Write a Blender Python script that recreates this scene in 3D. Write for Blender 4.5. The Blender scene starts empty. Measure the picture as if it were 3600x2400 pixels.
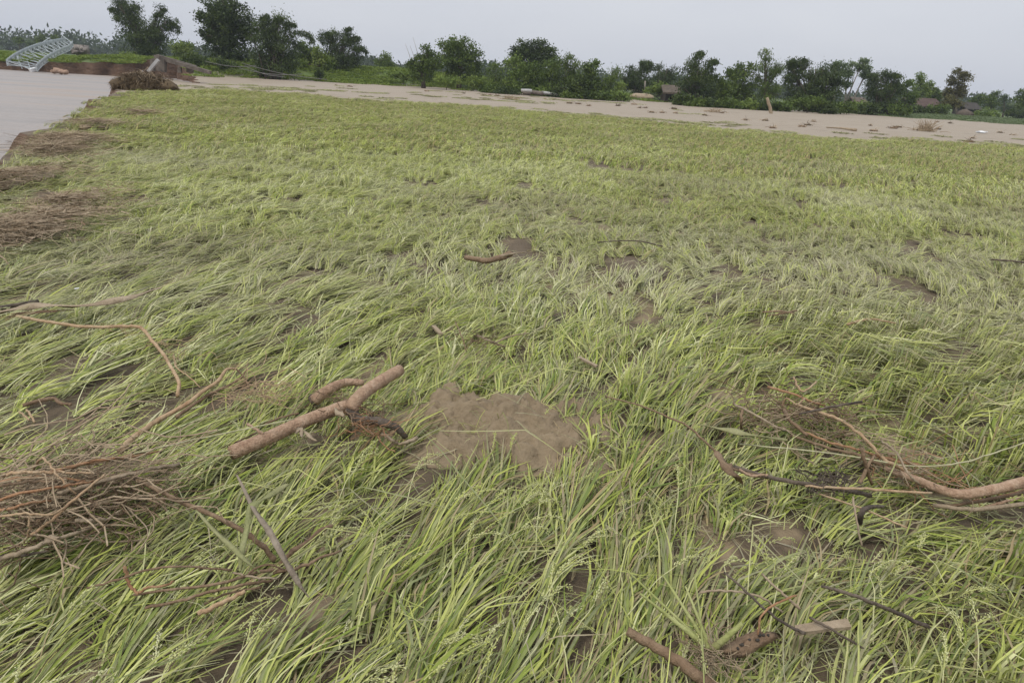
import bpy, math, random
import numpy as np
from mathutils import Vector, Matrix
from mathutils.geometry import delaunay_2d_cdt

R = math.radians
random.seed(11)
rng = np.random.default_rng(11)
scene = bpy.context.scene
COL = scene.collection

# ------------------------------------------------------------------ camera
PITCH, ROLL, CZ, FPX = R(21.04), R(3.5), 1.6, 2400.0
_f = Vector((0, math.cos(PITCH), -math.sin(PITCH)))
_r0 = Vector((1, 0, 0)); _u0 = Vector((0, math.sin(PITCH), math.cos(PITCH)))
_r = _r0 * math.cos(ROLL) + _u0 * math.sin(ROLL)
_u = -_r0 * math.sin(ROLL) + _u0 * math.cos(ROLL)
cam_d = bpy.data.cameras.new('camera'); cam = bpy.data.objects.new('camera', cam_d); COL.objects.link(cam)
cam_d.sensor_width = 36; cam_d.lens = 24; cam_d.clip_start = 0.05; cam_d.clip_end = 3000
m = Matrix(((_r.x, _u.x, -_f.x), (_r.y, _u.y, -_f.y), (_r.z, _u.z, -_f.z))).to_4x4()
m.translation = (0, 0, CZ)
cam.matrix_world = m
scene.camera = cam

# ------------------------------------------------------------------ world, sun, exposure
SUN_EL, SUN_AZ = R(58), R(-140)      # azimuth measured from +Y towards +X
w = bpy.data.worlds.new('World'); scene.world = w; w.use_nodes = True
nt = w.node_tree; nt.nodes.clear()
def wn(t, **k):
    n = nt.nodes.new(t)
    for a, b in k.items(): setattr(n, a, b)
    return n
out = wn('ShaderNodeOutputWorld')
bg1 = wn('ShaderNodeBackground'); bg2 = wn('ShaderNodeBackground'); mixs = wn('ShaderNodeMixShader')
sky = wn('ShaderNodeTexSky', sky_type='NISHITA', sun_disc=False, sun_elevation=SUN_EL, sun_rotation=SUN_AZ, air_density=1.0, dust_density=4.0)
bg1.inputs['Strength'].default_value = 0.08
nt.links.new(sky.outputs[0], bg1.inputs['Color'])
tc = wn('ShaderNodeTexCoord'); mp = wn('ShaderNodeMapping'); mp.inputs['Scale'].default_value = (1, 1, 3)
nz = wn('ShaderNodeTexNoise'); nz.inputs['Scale'].default_value = 1.6; nz.inputs['Detail'].default_value = 4; nz.inputs['Roughness'].default_value = .5
rmp = wn('ShaderNodeValToRGB')
rmp.color_ramp.elements[0].position = .3; rmp.color_ramp.elements[0].color = (.55, .576, .635, 1)
rmp.color_ramp.elements[1].position = .7; rmp.color_ramp.elements[1].color = (.64, .659, .702, 1)
nt.links.new(tc.outputs['Generated'], mp.inputs['Vector']); nt.links.new(mp.outputs[0], nz.inputs['Vector']); nt.links.new(nz.outputs[0], rmp.inputs[0])
nt.links.new(rmp.outputs[0], bg2.inputs['Color'])
sep = wn('ShaderNodeSeparateXYZ'); nt.links.new(tc.outputs['Generated'], sep.inputs[0])
# overcast vault: brighter overhead than at the horizon (the standard overcast distribution, softened)
mr = wn('ShaderNodeMapRange'); mr.inputs['From Min'].default_value = 0; mr.inputs['From Max'].default_value = 1
mr.inputs['To Min'].default_value = 1.0; mr.inputs['To Max'].default_value = 1.7
nt.links.new(sep.outputs['Z'], mr.inputs['Value']); nt.links.new(mr.outputs[0], bg2.inputs['Strength'])
mixs.inputs[0].default_value = .93
nt.links.new(bg1.outputs[0], mixs.inputs[1]); nt.links.new(bg2.outputs[0], mixs.inputs[2]); nt.links.new(mixs.outputs[0], out.inputs[0])
sd = bpy.data.lights.new('sun', 'SUN'); sd.energy = 1.5; sd.angle = R(12); sd.color = (1, .965, .91)
sun = bpy.data.objects.new('sun', sd); COL.objects.link(sun)
_sd = Vector((math.sin(SUN_AZ) * math.cos(SUN_EL), math.cos(SUN_AZ) * math.cos(SUN_EL), math.sin(SUN_EL)))
sun.rotation_euler = _sd.to_track_quat('Z', 'Y').to_euler(); sun.location = (0, 0, 30)
vs = scene.view_settings; vs.view_transform = 'Standard'; vs.look = 'None'; vs.exposure = 0.12; vs.gamma = 1; vs.use_curve_mapping = False
scene.cycles.max_bounces = 4; scene.cycles.diffuse_bounces = 1; scene.cycles.glossy_bounces = 2; scene.cycles.transmission_bounces = 2; scene.cycles.transparent_max_bounces = 4; scene.cycles.volume_bounces = 0

# ------------------------------------------------------------------ geometry helpers
def ray(px, py): return _f + _r * ((px - 1800) / FPX) + _u * ((1200 - py) / FPX)
def G(px, py, z=0.0):                       # where the sight line through a photo point meets the level z
    d = ray(px, py); t = (z - CZ) / d.z
    return Vector((d.x * t, d.y * t, z))
def at(px, py, Y):                          # ... and where it is at a depth Y
    d = ray(px, py); t = Y / d.y
    return Vector((d.x * t, Y, CZ + d.z * t))
def hsh(ix, iy, s):
    a = np.sin(ix * 127.1 + iy * 311.7 + s * 74.7) * 43758.5453
    return a - np.floor(a)
def vn(x, y, s=0):                          # value noise 0..1
    x = np.asarray(x, float); y = np.asarray(y, float)
    ix, iy = np.floor(x), np.floor(y); fx, fy = x - ix, y - iy
    fx = fx * fx * (3 - 2 * fx); fy = fy * fy * (3 - 2 * fy)
    a, b, c, d = hsh(ix, iy, s), hsh(ix + 1, iy, s), hsh(ix, iy + 1, s), hsh(ix + 1, iy + 1, s)
    return (a * (1 - fx) + b * fx) * (1 - fy) + (c * (1 - fx) + d * fx) * fy
def sstep(a, b, x): t = np.clip((np.asarray(x, float) - a) / (b - a), 0, 1); return t * t * (3 - 2 * t)
def mesh_obj(name, verts, faces, mat, parent=None, smooth=True, attrs=None, loc=None):
    me = bpy.data.meshes.new(name)
    verts = np.asarray(verts, dtype=np.float32)
    if loc is not None: verts = verts - np.asarray(loc, dtype=np.float32)
    if isinstance(faces, np.ndarray):
        n, k = faces.shape
        me.vertices.add(len(verts)); me.vertices.foreach_set('co', verts.ravel())
        me.loops.add(n * k); me.loops.foreach_set('vertex_index', faces.astype(np.int32).ravel())
        me.polygons.add(n); me.polygons.foreach_set('loop_start', np.arange(0, n * k, k, dtype=np.int32))
        me.update(calc_edges=True)
    else:
        me.from_pydata(verts.tolist(), [], faces)
    if smooth: me.polygons.foreach_set('use_smooth', np.ones(len(me.polygons), dtype=bool))
    if attrs:
        for k, v in attrs.items():
            a = me.attributes.new(k, 'FLOAT', 'POINT'); a.data.foreach_set('value', np.asarray(v, dtype=np.float32))
    me.update()
    if mat: me.materials.append(mat)
    o = bpy.data.objects.new(name, me); COL.objects.link(o)
    if loc is not None: o.location = loc
    if parent is not None:
        o.parent = parent
        if loc is None: o.location = -Vector(parent.location)
    return o
def empty(name, loc):
    o = bpy.data.objects.new(name, None); COL.objects.link(o); o.location = loc; o.empty_display_size = .2; return o
def tag(o, label=None, cat=None, group=None, kind=None):
    if label: o['label'] = label
    if cat: o['category'] = cat
    if group: o['group'] = group
    if kind: o['kind'] = kind
    return o
class MB:
    def __init__(s): s.v = []; s.f = []
    def add(s, v, f):
        k = len(s.v); s.v += [tuple(p) for p in v]; s.f += [tuple(i + k for i in q) for q in f]
    def box(s, c, sx, sy, sz, rot=None):
        M = rot if rot is not None else Matrix.Identity(3)
        P = [Vector(c) + M @ Vector((x * sx / 2, y * sy / 2, z * sz / 2)) for x in (-1, 1) for y in (-1, 1) for z in (-1, 1)]
        s.add(P, [(0, 1, 3, 2), (4, 6, 7, 5), (0, 4, 5, 1), (2, 3, 7, 6), (0, 2, 6, 4), (1, 5, 7, 3)])
    def bar(s, a, b, w, h=None):
        a, b = Vector(a), Vector(b); d = (b - a); L = d.length; d.normalize()
        up = Vector((0, 0, 1)) if abs(d.z) < .95 else Vector((0, 1, 0))
        x = d.cross(up).normalized(); z = x.cross(d).normalized()
        M = Matrix((x, d, z)).transposed()
        s.box((a + b) / 2, w, L, h or w, M)
    def tube(s, pts, rad, n=7, wob=0.0, cap=True):
        pts = [Vector(p) for p in pts]; k = len(pts)
        t0 = (pts[1] - pts[0]).normalized()
        up = Vector((0, 0, 1)) if abs(t0.z) < .9 else Vector((1, 0, 0))
        nx = t0.cross(up).normalized(); V = []; F = []
        for i, p in enumerate(pts):
            t = (pts[min(i + 1, k - 1)] - pts[max(i - 1, 0)]).normalized()
            nx = (nx - t * nx.dot(t)).normalized(); ny = t.cross(nx)
            r = rad[i] if hasattr(rad, '__len__') else rad
            for j in range(n):
                a = 2 * math.pi * j / n; rr = r * (1 + wob * (random.random() - .5))
                V.append(p + nx * (math.cos(a) * rr) + ny * (math.sin(a) * rr))
        for i in range(k - 1):
            for j in range(n):
                F.append((i * n + j, i * n + (j + 1) % n, (i + 1) * n + (j + 1) % n, (i + 1) * n + j))
        if cap: F += [tuple(range(n))[::-1], tuple(range((k - 1) * n, k * n))]
        s.add(V, F)
    def build(s, name, mat, parent=None, smooth=True, loc=None): return mesh_obj(name, s.v, s.f, mat, parent, smooth, None, loc)
def catmull(P, n):
    P = [Vector(p) for p in P]
    if len(P) == 2: P = [P[0], P[0].lerp(P[1], .5), P[1]]
    Q = [P[0] * 2 - P[1]] + P + [P[-1] * 2 - P[-2]]; o = []
    for i in range(1, len(Q) - 2):
        for j in range(n):
            t = j / n; a, b, c, d = Q[i - 1], Q[i], Q[i + 1], Q[i + 2]
            o.append(.5 * ((2 * b) + (c - a) * t + (2 * a - 5 * b + 4 * c - d) * t * t + (3 * b - 3 * c + d - a) * t ** 3))
    o.append(P[-1]); return o

# ------------------------------------------------------------------ materials
def mat(name, build):
    m = bpy.data.materials.new(name); m.use_nodes = True; t = m.node_tree; t.nodes.clear()
    o = t.nodes.new('ShaderNodeOutputMaterial'); 
    def N(ty, ins=None, **k):
        n = t.nodes.new(ty)
        for a, b in k.items(): setattr(n, a, b)
        for a, b in (ins or {}).items():
            if isinstance(b, bpy.types.NodeSocket): t.links.new(b, n.inputs[a])
            else: n.inputs[a].default_value = b
        return n
    def ramp(fac, stops):
        n = N('ShaderNodeValToRGB', {0: fac}); e = n.color_ramp.elements
        while len(e) > 1: e.remove(e[-1])
        e[0].position = stops[0][0]; e[0].color = (*stops[0][1], 1)
        for p, c in stops[1:]:
            q = e.new(p); q.color = (*c, 1)
        return n.outputs[0]
    def noise(sc, det=4, ro=.55, vec=None, scale=None):
        if vec is None: vec = N('ShaderNodeTexCoord').outputs['Object']
        if scale: vec = N('ShaderNodeMapping', {'Vector': vec, 'Scale': scale}).outputs[0]
        return N('ShaderNodeTexNoise', {'Vector': vec, 'Scale': sc, 'Detail': det, 'Roughness': ro}).outputs[0]
    def mix(f, a, b):
        n = N('ShaderNodeMix', data_type='RGBA')
        for s, v in ((0, f), (6, a), (7, b)):
            if isinstance(v, bpy.types.NodeSocket): t.links.new(v, n.inputs[s])
            else: n.inputs[s].default_value = (*v, 1) if isinstance(v, tuple) and len(v) == 3 else v
        return n.outputs[2]
    def math_(op, a, b=0.0, c=0.0): return N('ShaderNodeMath', {0: a, 1: b, 2: c}, operation=op).outputs[0]
    def attr(nm, ty='GEOMETRY'): return N('ShaderNodeAttribute', attribute_name=nm, attribute_type=ty)
    def bump(hgt, st, d): return N('ShaderNodeBump', {'Height': hgt, 'Strength': st, 'Distance': d}).outputs[0]
    class K: pass
    k = K(); k.N, k.ramp, k.noise, k.mix, k.math, k.attr, k.bump, k.t = N, ramp, noise, mix, math_, attr, bump, t
    s = build(k); t.links.new(s, o.inputs['Surface']); return m
def pbsdf(k, col, rough=.8, spec=.3, nrm=None, **kw):
    d = {'Base Color': col if isinstance(col, bpy.types.NodeSocket) else (*col, 1), 'Roughness': rough, 'Specular IOR Level': spec}
    if nrm is not None: d['Normal'] = nrm
    d.update(kw); return k.N('ShaderNodeBsdfPrincipled', d).outputs[0]

def m_rice(k):
    sh = k.attr('shade').outputs['Fac']; tp = k.attr('tpos').outputs['Fac']
    tint = k.math('ADD', k.attr('tint', 'INSTANCER').outputs['Fac'], k.attr('tint0').outputs['Fac']); mud = k.math('ADD', k.attr('mud', 'INSTANCER').outputs['Fac'], k.attr('mud0').outputs['Fac'])
    f = k.math('ADD', sh, k.math('MULTIPLY', k.math('SUBTRACT', tint, .5), .35))
    c = k.ramp(f, [(0, (.36, .27, .14)), (.07, (.33, .27, .14)), (.12, (.24, .22, .105)), (.3, (.135, .195, .04)), (.52, (.305, .358, .062)), (.75, (.51, .54, .135)), (1, (.74, .74, .42))])
    c = k.mix(k.math('MULTIPLY', k.math('SUBTRACT', 1.0, tp), .12), c, (.42, .44, .19))
    g = k.N('ShaderNodeNewGeometry')
    n1 = k.noise(26, 3, .6, g.outputs['Position'])
    mf = k.math('MULTIPLY', k.ramp(n1, [(.2, (.3, .3, .3)), (.7, (1, 1, 1))]), k.N('ShaderNodeClamp', {0: k.math('ADD', k.math('MULTIPLY', mud, .6), k.math('SUBTRACT', k.math('MULTIPLY', k.math('FRACT', k.math('MULTIPLY', sh, 57.31)), .9), .3))}).outputs[0])
    c = k.mix(mf, c, (.42, .375, .275))
    p = pbsdf(k, c, .6, .15)
    tr = k.N('ShaderNodeBsdfTranslucent', {'Color': c}).outputs[0]
    return k.N('ShaderNodeMixShader', {0: .14, 1: p, 2: tr}).outputs[0]
M_RICE = mat('rice_leaf', m_rice)

def m_ground(k):
    g = k.N('ShaderNodeNewGeometry').outputs['Position']
    sf = k.attr('sd_field').outputs['Fac']; sg = k.attr('sd_green').outputs['Fac']
    n1 = k.noise(.35, 4, .6, g); n2 = k.noise(3, 5, .6, g); n3 = k.noise(38, 5, .65, g); n4 = k.noise(.09, 3, .5, g, (1, 2.2, 1))
    mudc = k.mix(n2, (.155, .112, .068), (.305, .232, .142)); mudc = k.mix(k.math('MULTIPLY', n3, .5), mudc, (.37, .29, .185))
    dry = k.attr('dry').outputs['Fac']; shade_mud = k.mix(n2, (.085, .063, .04), (.175, .132, .085)); mudc = k.mix(k.ramp(k.math('ADD', dry, k.math('MULTIPLY', k.math('SUBTRACT', n2, .5), .8)), [(.3, (0, 0, 0)), (.7, (1, 1, 1))]), shade_mud, mudc)  # darker mud colour imitates shade beneath the rice; dry selects the bare patches
    sand = k.mix(n4, (.285, .235, .175), (.365, .315, .245)); sand = k.mix(k.math('MULTIPLY', n1, .7), sand, (.31, .245, .18))
    sand = k.mix(k.ramp(k.noise(1.1, 6, .7, g, (.35, 1, 1)), [(.56, (0, 0, 0)), (.72, (1, 1, 1))]), sand, (.155, .13, .09))
    grass = k.mix(n1, (.06, .10, .02), (.11, .15, .035)); grass = k.mix(k.ramp(n2, [(.5, (0, 0, 0)), (.75, (1, 1, 1))]), grass, (.14, .15, .06))
    ff = k.ramp(k.math('ADD', k.math('MULTIPLY', sf, .5), k.math('MULTIPLY', k.math('SUBTRACT', n2, .5), 2.5)), [(.2, (0, 0, 0)), (.8, (1, 1, 1))])
    gg = k.ramp(k.math('ADD', k.math('MULTIPLY', sg, .25), k.math('MULTIPLY', k.math('SUBTRACT', n1, .5), 2.5)), [(.2, (0, 0, 0)), (.8, (1, 1, 1))])
    c = k.mix(ff, sand, mudc); c = k.mix(gg, c, grass)
    h = k.math('ADD', k.math('MULTIPLY', n2, .6), k.math('MULTIPLY', n3, .4))
    return pbsdf(k, c, .7, .25, k.bump(h, .8, .05))
M_GROUND = mat('ground', m_ground)
def m_bank(k):
    g = k.N('ShaderNodeNewGeometry').outputs['Position']
    n = k.noise(1.2, 6, .65, g, (1, 1, 2.5)); n2 = k.noise(.25, 3, .5, g)
    c = k.ramp(n, [(.3, (.065, .04, .027)), (.5, (.125, .076, .05)), (.72, (.20, .135, .095))]); c = k.mix(k.math('MULTIPLY', n2, .4), c, (.19, .125, .085))
    return pbsdf(k, c, .9, .15, k.bump(n, 1, .3))
M_BANK = mat('bank_earth', m_bank)
def m_water(k):
    g = k.N('ShaderNodeNewGeometry').outputs['Position']
    n = k.noise(.8, 4, .6, g, (.5, 1.6, 1)); n2 = k.noise(3.5, 4, .6, g, (.5, 1.5, 1)); n0 = k.noise(.16, 5, .6, g, (.35, 2.0, 1))
    c = k.ramp(n0, [(.35, (.255, .235, .22)), (.55, (.325, .285, .255)), (.68, (.33, .24, .165))])
    h = k.math('ADD', n, k.math('MULTIPLY', n2, .5))
    return pbsdf(k, c, .42, .35, k.bump(h, .8, .25), **{'IOR': 1.33})
M_WATER = mat('muddy_water', m_water)
def m_foliage(name, a, b, c_, trans=.25):
    def f(k):
        v = k.attr('v').outputs['Fac']; g = k.N('ShaderNodeNewGeometry').outputs['Position']
        n = k.noise(.7, 3, .5, g)
        c = k.ramp(k.math('ADD', k.math('MULTIPLY', v, .65), k.math('MULTIPLY', n, .35)), [(.15, a), (.5, b), (.85, c_)])
        p = pbsdf(k, c, .55, .3); tr = k.N('ShaderNodeBsdfTranslucent', {'Color': c}).outputs[0]
        return k.N('ShaderNodeMixShader', {0: trans, 1: p, 2: tr}).outputs[0]
    return mat(name, f)
F_DARK = m_foliage('foliage_dark', (0.0296, 0.0468, 0.0125), (0.0523, 0.0827, 0.0172), (0.0983, 0.1334, 0.0257))
F_MID = m_foliage('foliage_mid', (0.0492, 0.0779, 0.0148), (0.0902, 0.1378, 0.0230), (0.1566, 0.2116, 0.0361))
F_LIGHT = m_foliage('foliage_light', (0.097, 0.149, 0.027), (0.162, 0.230, 0.043), (0.251, 0.319, 0.070))
F_BRIGHT = m_foliage('foliage_bright', (0.091, 0.143, 0.023), (0.156, 0.215, 0.033), (0.247, 0.299, 0.058))
F_PALE = m_foliage('foliage_pale', (0.090, 0.132, 0.060), (0.144, 0.198, 0.090), (0.228, 0.282, 0.138))
F_BROWN = m_foliage('foliage_brown', (.06, .06, .018), (.115, .11, .03), (.18, .165, .05))
F_GRASS = m_foliage('bank_grass', (0.094, 0.144, 0.018), (0.164, 0.230, 0.028), (0.274, 0.323, 0.050))
F_FIELD = m_foliage('far_field', (.10, .14, .055), (.135, .18, .07), (.18, .22, .10))
def m_wood(name, a, b, c_, sc=14, rough=.75, stretch=None):
    def f(k):
        n = k.noise(sc, 6, .65, None, stretch); n2 = k.noise(sc * 4.5, 4, .6, None, stretch)
        c = k.ramp(n, [(.3, a), (.5, b), (.7, c_)]); c = k.mix(k.math('MULTIPLY', k.ramp(n2, [(.5, (0, 0, 0)), (.7, (1, 1, 1))]), .6), c, a)
        c = k.mix(k.math('MULTIPLY', k.ramp(k.noise(sc * .45, 5, .7), [(.45, (0, 0, 0)), (.65, (1, 1, 1))]), .55), c, tuple(.55 * q + .45 * r_ for q, r_ in zip(b, (.26, .20, .128))))
        return pbsdf(k, c, rough, .25, k.bump(k.math('ADD', n, k.math('MULTIPLY', n2, .8)), .9, .014))
    return mat(name, f)
W_RED = m_wood('wood_red_tan', (.23, .135, .085), (.44, .29, .19), (.56, .41, .29), 26)
W_TAN = m_wood('wood_pale', (.33, .20, .11), (.46, .32, .19), (.56, .43, .28), 16)
W_BROWN = m_wood('wood_brown', (.115, .072, .042), (.225, .148, .09), (.33, .235, .15), 14)
W_ORANGE = m_wood('root_orange', (.27, .125, .06), (.40, .22, .115), (.48, .31, .19), 22)
W_DARK = m_wood('wood_dark', (.045, .036, .03), (.105, .082, .064), (.2, .16, .125), 16)
W_GREY = m_wood('leaf_grey', (.24, .18, .118), (.345, .268, .18), (.42, .34, .24), 12)
W_STRAW = m_wood('straw', (.23, .16, .10), (.37, .28, .18), (.52, .42, .28), 9)
W_BARK = m_wood('tree_bark', (.05, .04, .03), (.09, .072, .055), (.15, .125, .1), 4)
W_PALEBARK = m_wood('pale_bark', (.16, .14, .11), (.25, .22, .18), (.34, .31, .26), 4)
W_MOSS = m_wood('root_mat', (.045, .03, .016), (.10, .068, .034), (.19, .135, .07), 5)
def m_plain(name, a, b, sc=6, rough=.7, spec=.3, metal=0.0):
    def f(k):
        n = k.noise(sc, 5, .6); c = k.ramp(n, [(.3, a), (.7, b)])
        return pbsdf(k, c, rough, spec, k.bump(n, .4, .03), Metallic=metal)
    return mat(name, f)
STEEL = m_plain('galvanised_steel', (.36, .40, .41), (.56, .60, .61), 3, .45, .5, .35)
STONE = m_plain('stone', (.13, .11, .095), (.36, .32, .28), 2.2, .9)
CONC = m_plain('old_concrete', (.075, .062, .05), (.20, .168, .135), 1.6, .9)
WHITE = m_plain('white_plastic', (.62, .62, .62), (.8, .8, .79), 4, .5)
THATCH = m_plain('thatch', (.075, .06, .045), (.14, .112, .085), 3, .95)
TILE = m_plain('roof_rust', (.06, .04, .034), (.115, .075, .06), 2, .9)
PLASTER = m_plain('plaster', (.30, .29, .28), (.46, .45, .43), 1.5, .9)
DARKWOOD = m_plain('dark_boards', (.03, .026, .022), (.07, .06, .05), 3, .9)
WIRE = m_plain('wire', (.13, .12, .11), (.2, .19, .18), 3, .6)

# ------------------------------------------------------------------ ground levels
WATER_Z = -0.6
_fe = [G(x, y + 15) for x, y in ((-300, 330), (400, 316), (650, 302), (1000, 320), (1300, 343), (1600, 360), (2000, 392), (2400, 431), (2900, 472), (3600, 508), (4400, 556))]
FEX = np.array([p.x for p in _fe]); FEY = np.array([p.y for p in _fe])
_ft = [G(x, y) for x, y in ((1014, 281), (1400, 304), (1700, 322), (2150, 345), (2400, 366), (3000, 402), (3600, 439), (4400, 488))]
FTX = np.array([-60, -45, -34] + [p.x for p in _ft]); FTY = np.array([72, 72, 72] + [p.y for p in _ft])
def y_field(x): return np.interp(x, FEX, FEY)
def y_foot(x): return np.interp(x, FTX, FTY)
MOUND = G(1735, 1500)
_tipA, _tipB = G(520, 292, -.3), Vector((at(700, 276, 67).x, 67, 0))
def seg_d(x, y, A, B):
    ax, ay, bx, by = A[0], A[1], B[0], B[1]; dx, dy = bx - ax, by - ay
    t = np.clip(((x - ax) * dx + (y - ay) * dy) / (dx * dx + dy * dy), 0, 1)
    return np.hypot(x - ax - t * dx, y - ay - t * dy)
def hgt(x, y):
    x = np.asarray(x, float); y = np.asarray(y, float); d = np.hypot(x, y)
    near = 1 - sstep(9, 22, d)
    z = near * (.05 * (vn(x * 1.1, y * 1.1, 1) - .5) + .035 * (vn(x * 3.1, y * 3.1, 2) - .5) + .018 * (vn(x * 11, y * 11, 3) - .5))
    mx, my = (x - MOUND.x), (y - MOUND.y)
    q = (mx / .42) ** 2 + (my / .33) ** 2
    z = z + np.exp(-q) * (.085 + .05 * (vn(x * 9, y * 9, 5) - .5) + .03 * (vn(x * 22, y * 22, 6) - .5))
    z = z + (1 - near) * .06 * (vn(x * .3, y * .3, 4) - .5)
    b = sstep(0, 11, y - y_foot(x)) * (1 - sstep(110, 160, d))
    z = z + b * (1.25 * (1 - sstep(-14, 8, x)) + .25) * (.75 + .5 * vn(x * .12, y * .12, 7)) * (.3 + .7 * sstep(-56, -46, x))
    z = z + .75 * (1 - sstep(-62, -54, x)) * sstep(62, 70, y) * (1 - .5 * sstep(74, 84, y))
    z = z - .5 * np.exp(-(seg_d(x, y, _tipA, _tipB) / 5.0) ** 2)
    return np.maximum(z, -.55)
def hz(x, y): return float(hgt(np.array([x]), np.array([y]))[0])

near_bank = [G(-1500, 1050), G(-700, 840), G(-250, 672), G(0, 578), G(60, 520), G(105, 468), G(235, 428), G(310, 380), G(370, 345), G(405, 326)]
near_bank = [(p.x, p.y) for p in near_bank] + [(p.x, p.y) for p in (G(440, 303, -.15), G(520, 292, -.35), G(600, 285, -.5))] + [(_tipB.x, _tipB.y)]
far_bank = [(p.x, p.y) for p in (G(640, 277, -.6), G(540, 272, -.6), G(428, 269, -.6), G(387, 266, -.6), G(300, 262, -.6), G(238, 259, -.6), G(138, 252, -.6), G(0, 244, -.6), G(-300, 226, -.6), G(-900, 196, -.6))]
river = near_bank + far_bank + [(-160, 110), (-160, 0), (-40, -6)]
def densify(P, step, amp):
    o = []
    for i in range(len(P)):
        a, b = P[i], P[(i + 1) % len(P)]; L = math.dist(a, b); n = max(1, int(L / step))
        nx, ny = -(b[1] - a[1]) / (L + 1e-9), (b[0] - a[0]) / (L + 1e-9)
        for j in range(n):
            t = j / n; x = a[0] + (b[0] - a[0]) * t; y = a[1] + (b[1] - a[1]) * t
            k = amp * (float(vn(x * .9, y * .9, 9)) + .5 * float(vn(x * 2.6, y * 2.6, 8)) - .75) * (0.35 if math.hypot(x, y) < 25 else 1)
            o.append((x + nx * k, y + ny * k))
    return o
RIV = np.array(densify(river, .45, .9))
def inside(px, py, P):
    px = np.asarray(px, float); py = np.asarray(py, float); c = np.zeros(px.shape, bool)
    x0, y0 = P[:, 0], P[:, 1]; x1, y1 = np.roll(x0, -1), np.roll(y0, -1)
    for a, b, cc, d in zip(x0, y0, x1, y1):
        if b == d: continue
        m_ = ((b > py) != (d > py)) & (px < (cc - a) * (py - b) / (d - b) + a); c ^= m_
    return c
def dist_poly(px, py, P, cap=6.0):
    o = np.full(np.shape(px), cap)
    for i in range(len(P)):
        A, B = P[i], P[(i + 1) % len(P)]
        o = np.minimum(o, seg_d(px, py, A, B))
    return o

def ell(cx, cy, rx, ry, k=1.0):             # bare mud patch seen in the photograph -> ellipse on the ground
    c = G(cx, cy); ax = (G(cx + rx, cy) - G(cx - rx, cy)).length / 2; ay = (G(cx, cy + ry) - G(cx, cy - ry)).length / 2
    return (c.x, c.y, ax, ay, k)
BARE = [ell(1740, 1535, 300, 105, 1.2), ell(1490, 1610, 95, 50, .85), ell(2080, 1020, 150, 40, .75), ell(2240, 1085, 110, 35, .75), ell(1950, 990, 90, 25, .7), ell(2390, 1040, 70, 30, .7),
        ell(3150, 1530, 120, 45, .9), ell(1300, 1300, 120, 45, .7), ell(780, 1300, 90, 40, .6), ell(1000, 1570, 90, 80, .55), ell(980, 1020, 110, 35, .6), ell(640, 970, 80, 25, .6),
        ell(1130, 1870, 130, 70, .6), ell(690, 1800, 60, 35, .6), ell(300, 2330, 220, 60, .8), ell(150, 2380, 200, 60, .7), ell(620, 2280, 90, 70, .6), ell(1500, 2050, 60, 110, .5), ell(2480, 1830, 90, 120, .6), ell(2200, 1680, 60, 50, .5),
        ell(1120, 2120, 90, 60, .55), ell(2560, 1380, 70, 40, .6), ell(2750, 1860, 60, 60, .5), ell(1620, 1270, 90, 40, .5), ell(2120, 805, 35, 18, .8)]
def unshaded(x, y):                          # high on bare patches; elsewhere shade between the rice is painted into the mud
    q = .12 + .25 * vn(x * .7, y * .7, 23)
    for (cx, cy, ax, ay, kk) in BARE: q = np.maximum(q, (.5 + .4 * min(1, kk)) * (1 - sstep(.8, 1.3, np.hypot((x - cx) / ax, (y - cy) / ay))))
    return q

# ground sheet
pts = []
r = .45; th = np.radians(np.arange(-100, 100.1, 1.15))
while r < 900:
    j = (rng.random(len(th)) - .5) * .5
    t = th + j * math.radians(1.15); rr = r * (1 + (rng.random(len(th)) - .5) * .012)
    pts.append(np.stack([rr * np.sin(t), rr * np.cos(t)], 1)); r *= 1.026
pts.append(np.array([[0, 0], [-900, -250], [900, -250], [-900, 900], [900, 900], [0, -250], [0, 900]], float))
pts = np.concatenate(pts)
keep = np.ones(len(pts), bool)
dR = dist_poly(pts[:, 0], pts[:, 1], RIV, 2.0); keep &= (dR > .22) & ~inside(pts[:, 0], pts[:, 1], RIV)
pts = pts[keep]; nR = len(RIV)
allp = [Vector((float(a), float(b))) for a, b in np.concatenate([RIV, pts])]
vo, eo, fo, _, _, _ = delaunay_2d_cdt(allp, [(i, (i + 1) % nR) for i in range(nR)], [], 0, 1e-4)
V2 = np.array([(p.x, p.y) for p in vo]); FA = np.array([f for f in fo if len(f) == 3])
cen = V2[FA].mean(1); FA = FA[~inside(cen[:, 0], cen[:, 1], RIV)]
zz = hgt(V2[:, 0], V2[:, 1])
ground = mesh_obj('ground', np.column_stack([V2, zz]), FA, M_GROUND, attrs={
    'dry': unshaded(V2[:, 0], V2[:, 1]), 'sd_field': np.clip(y_field(V2[:, 0]) - V2[:, 1], -10, 10), 'sd_green': np.clip(V2[:, 1] - y_foot(V2[:, 0]), -20, 20)})  # dry falls where rice shade is painted into the mud colour
tag(ground, 'brown silt ground with pale sand flat beyond the rice', kind='structure')
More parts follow.
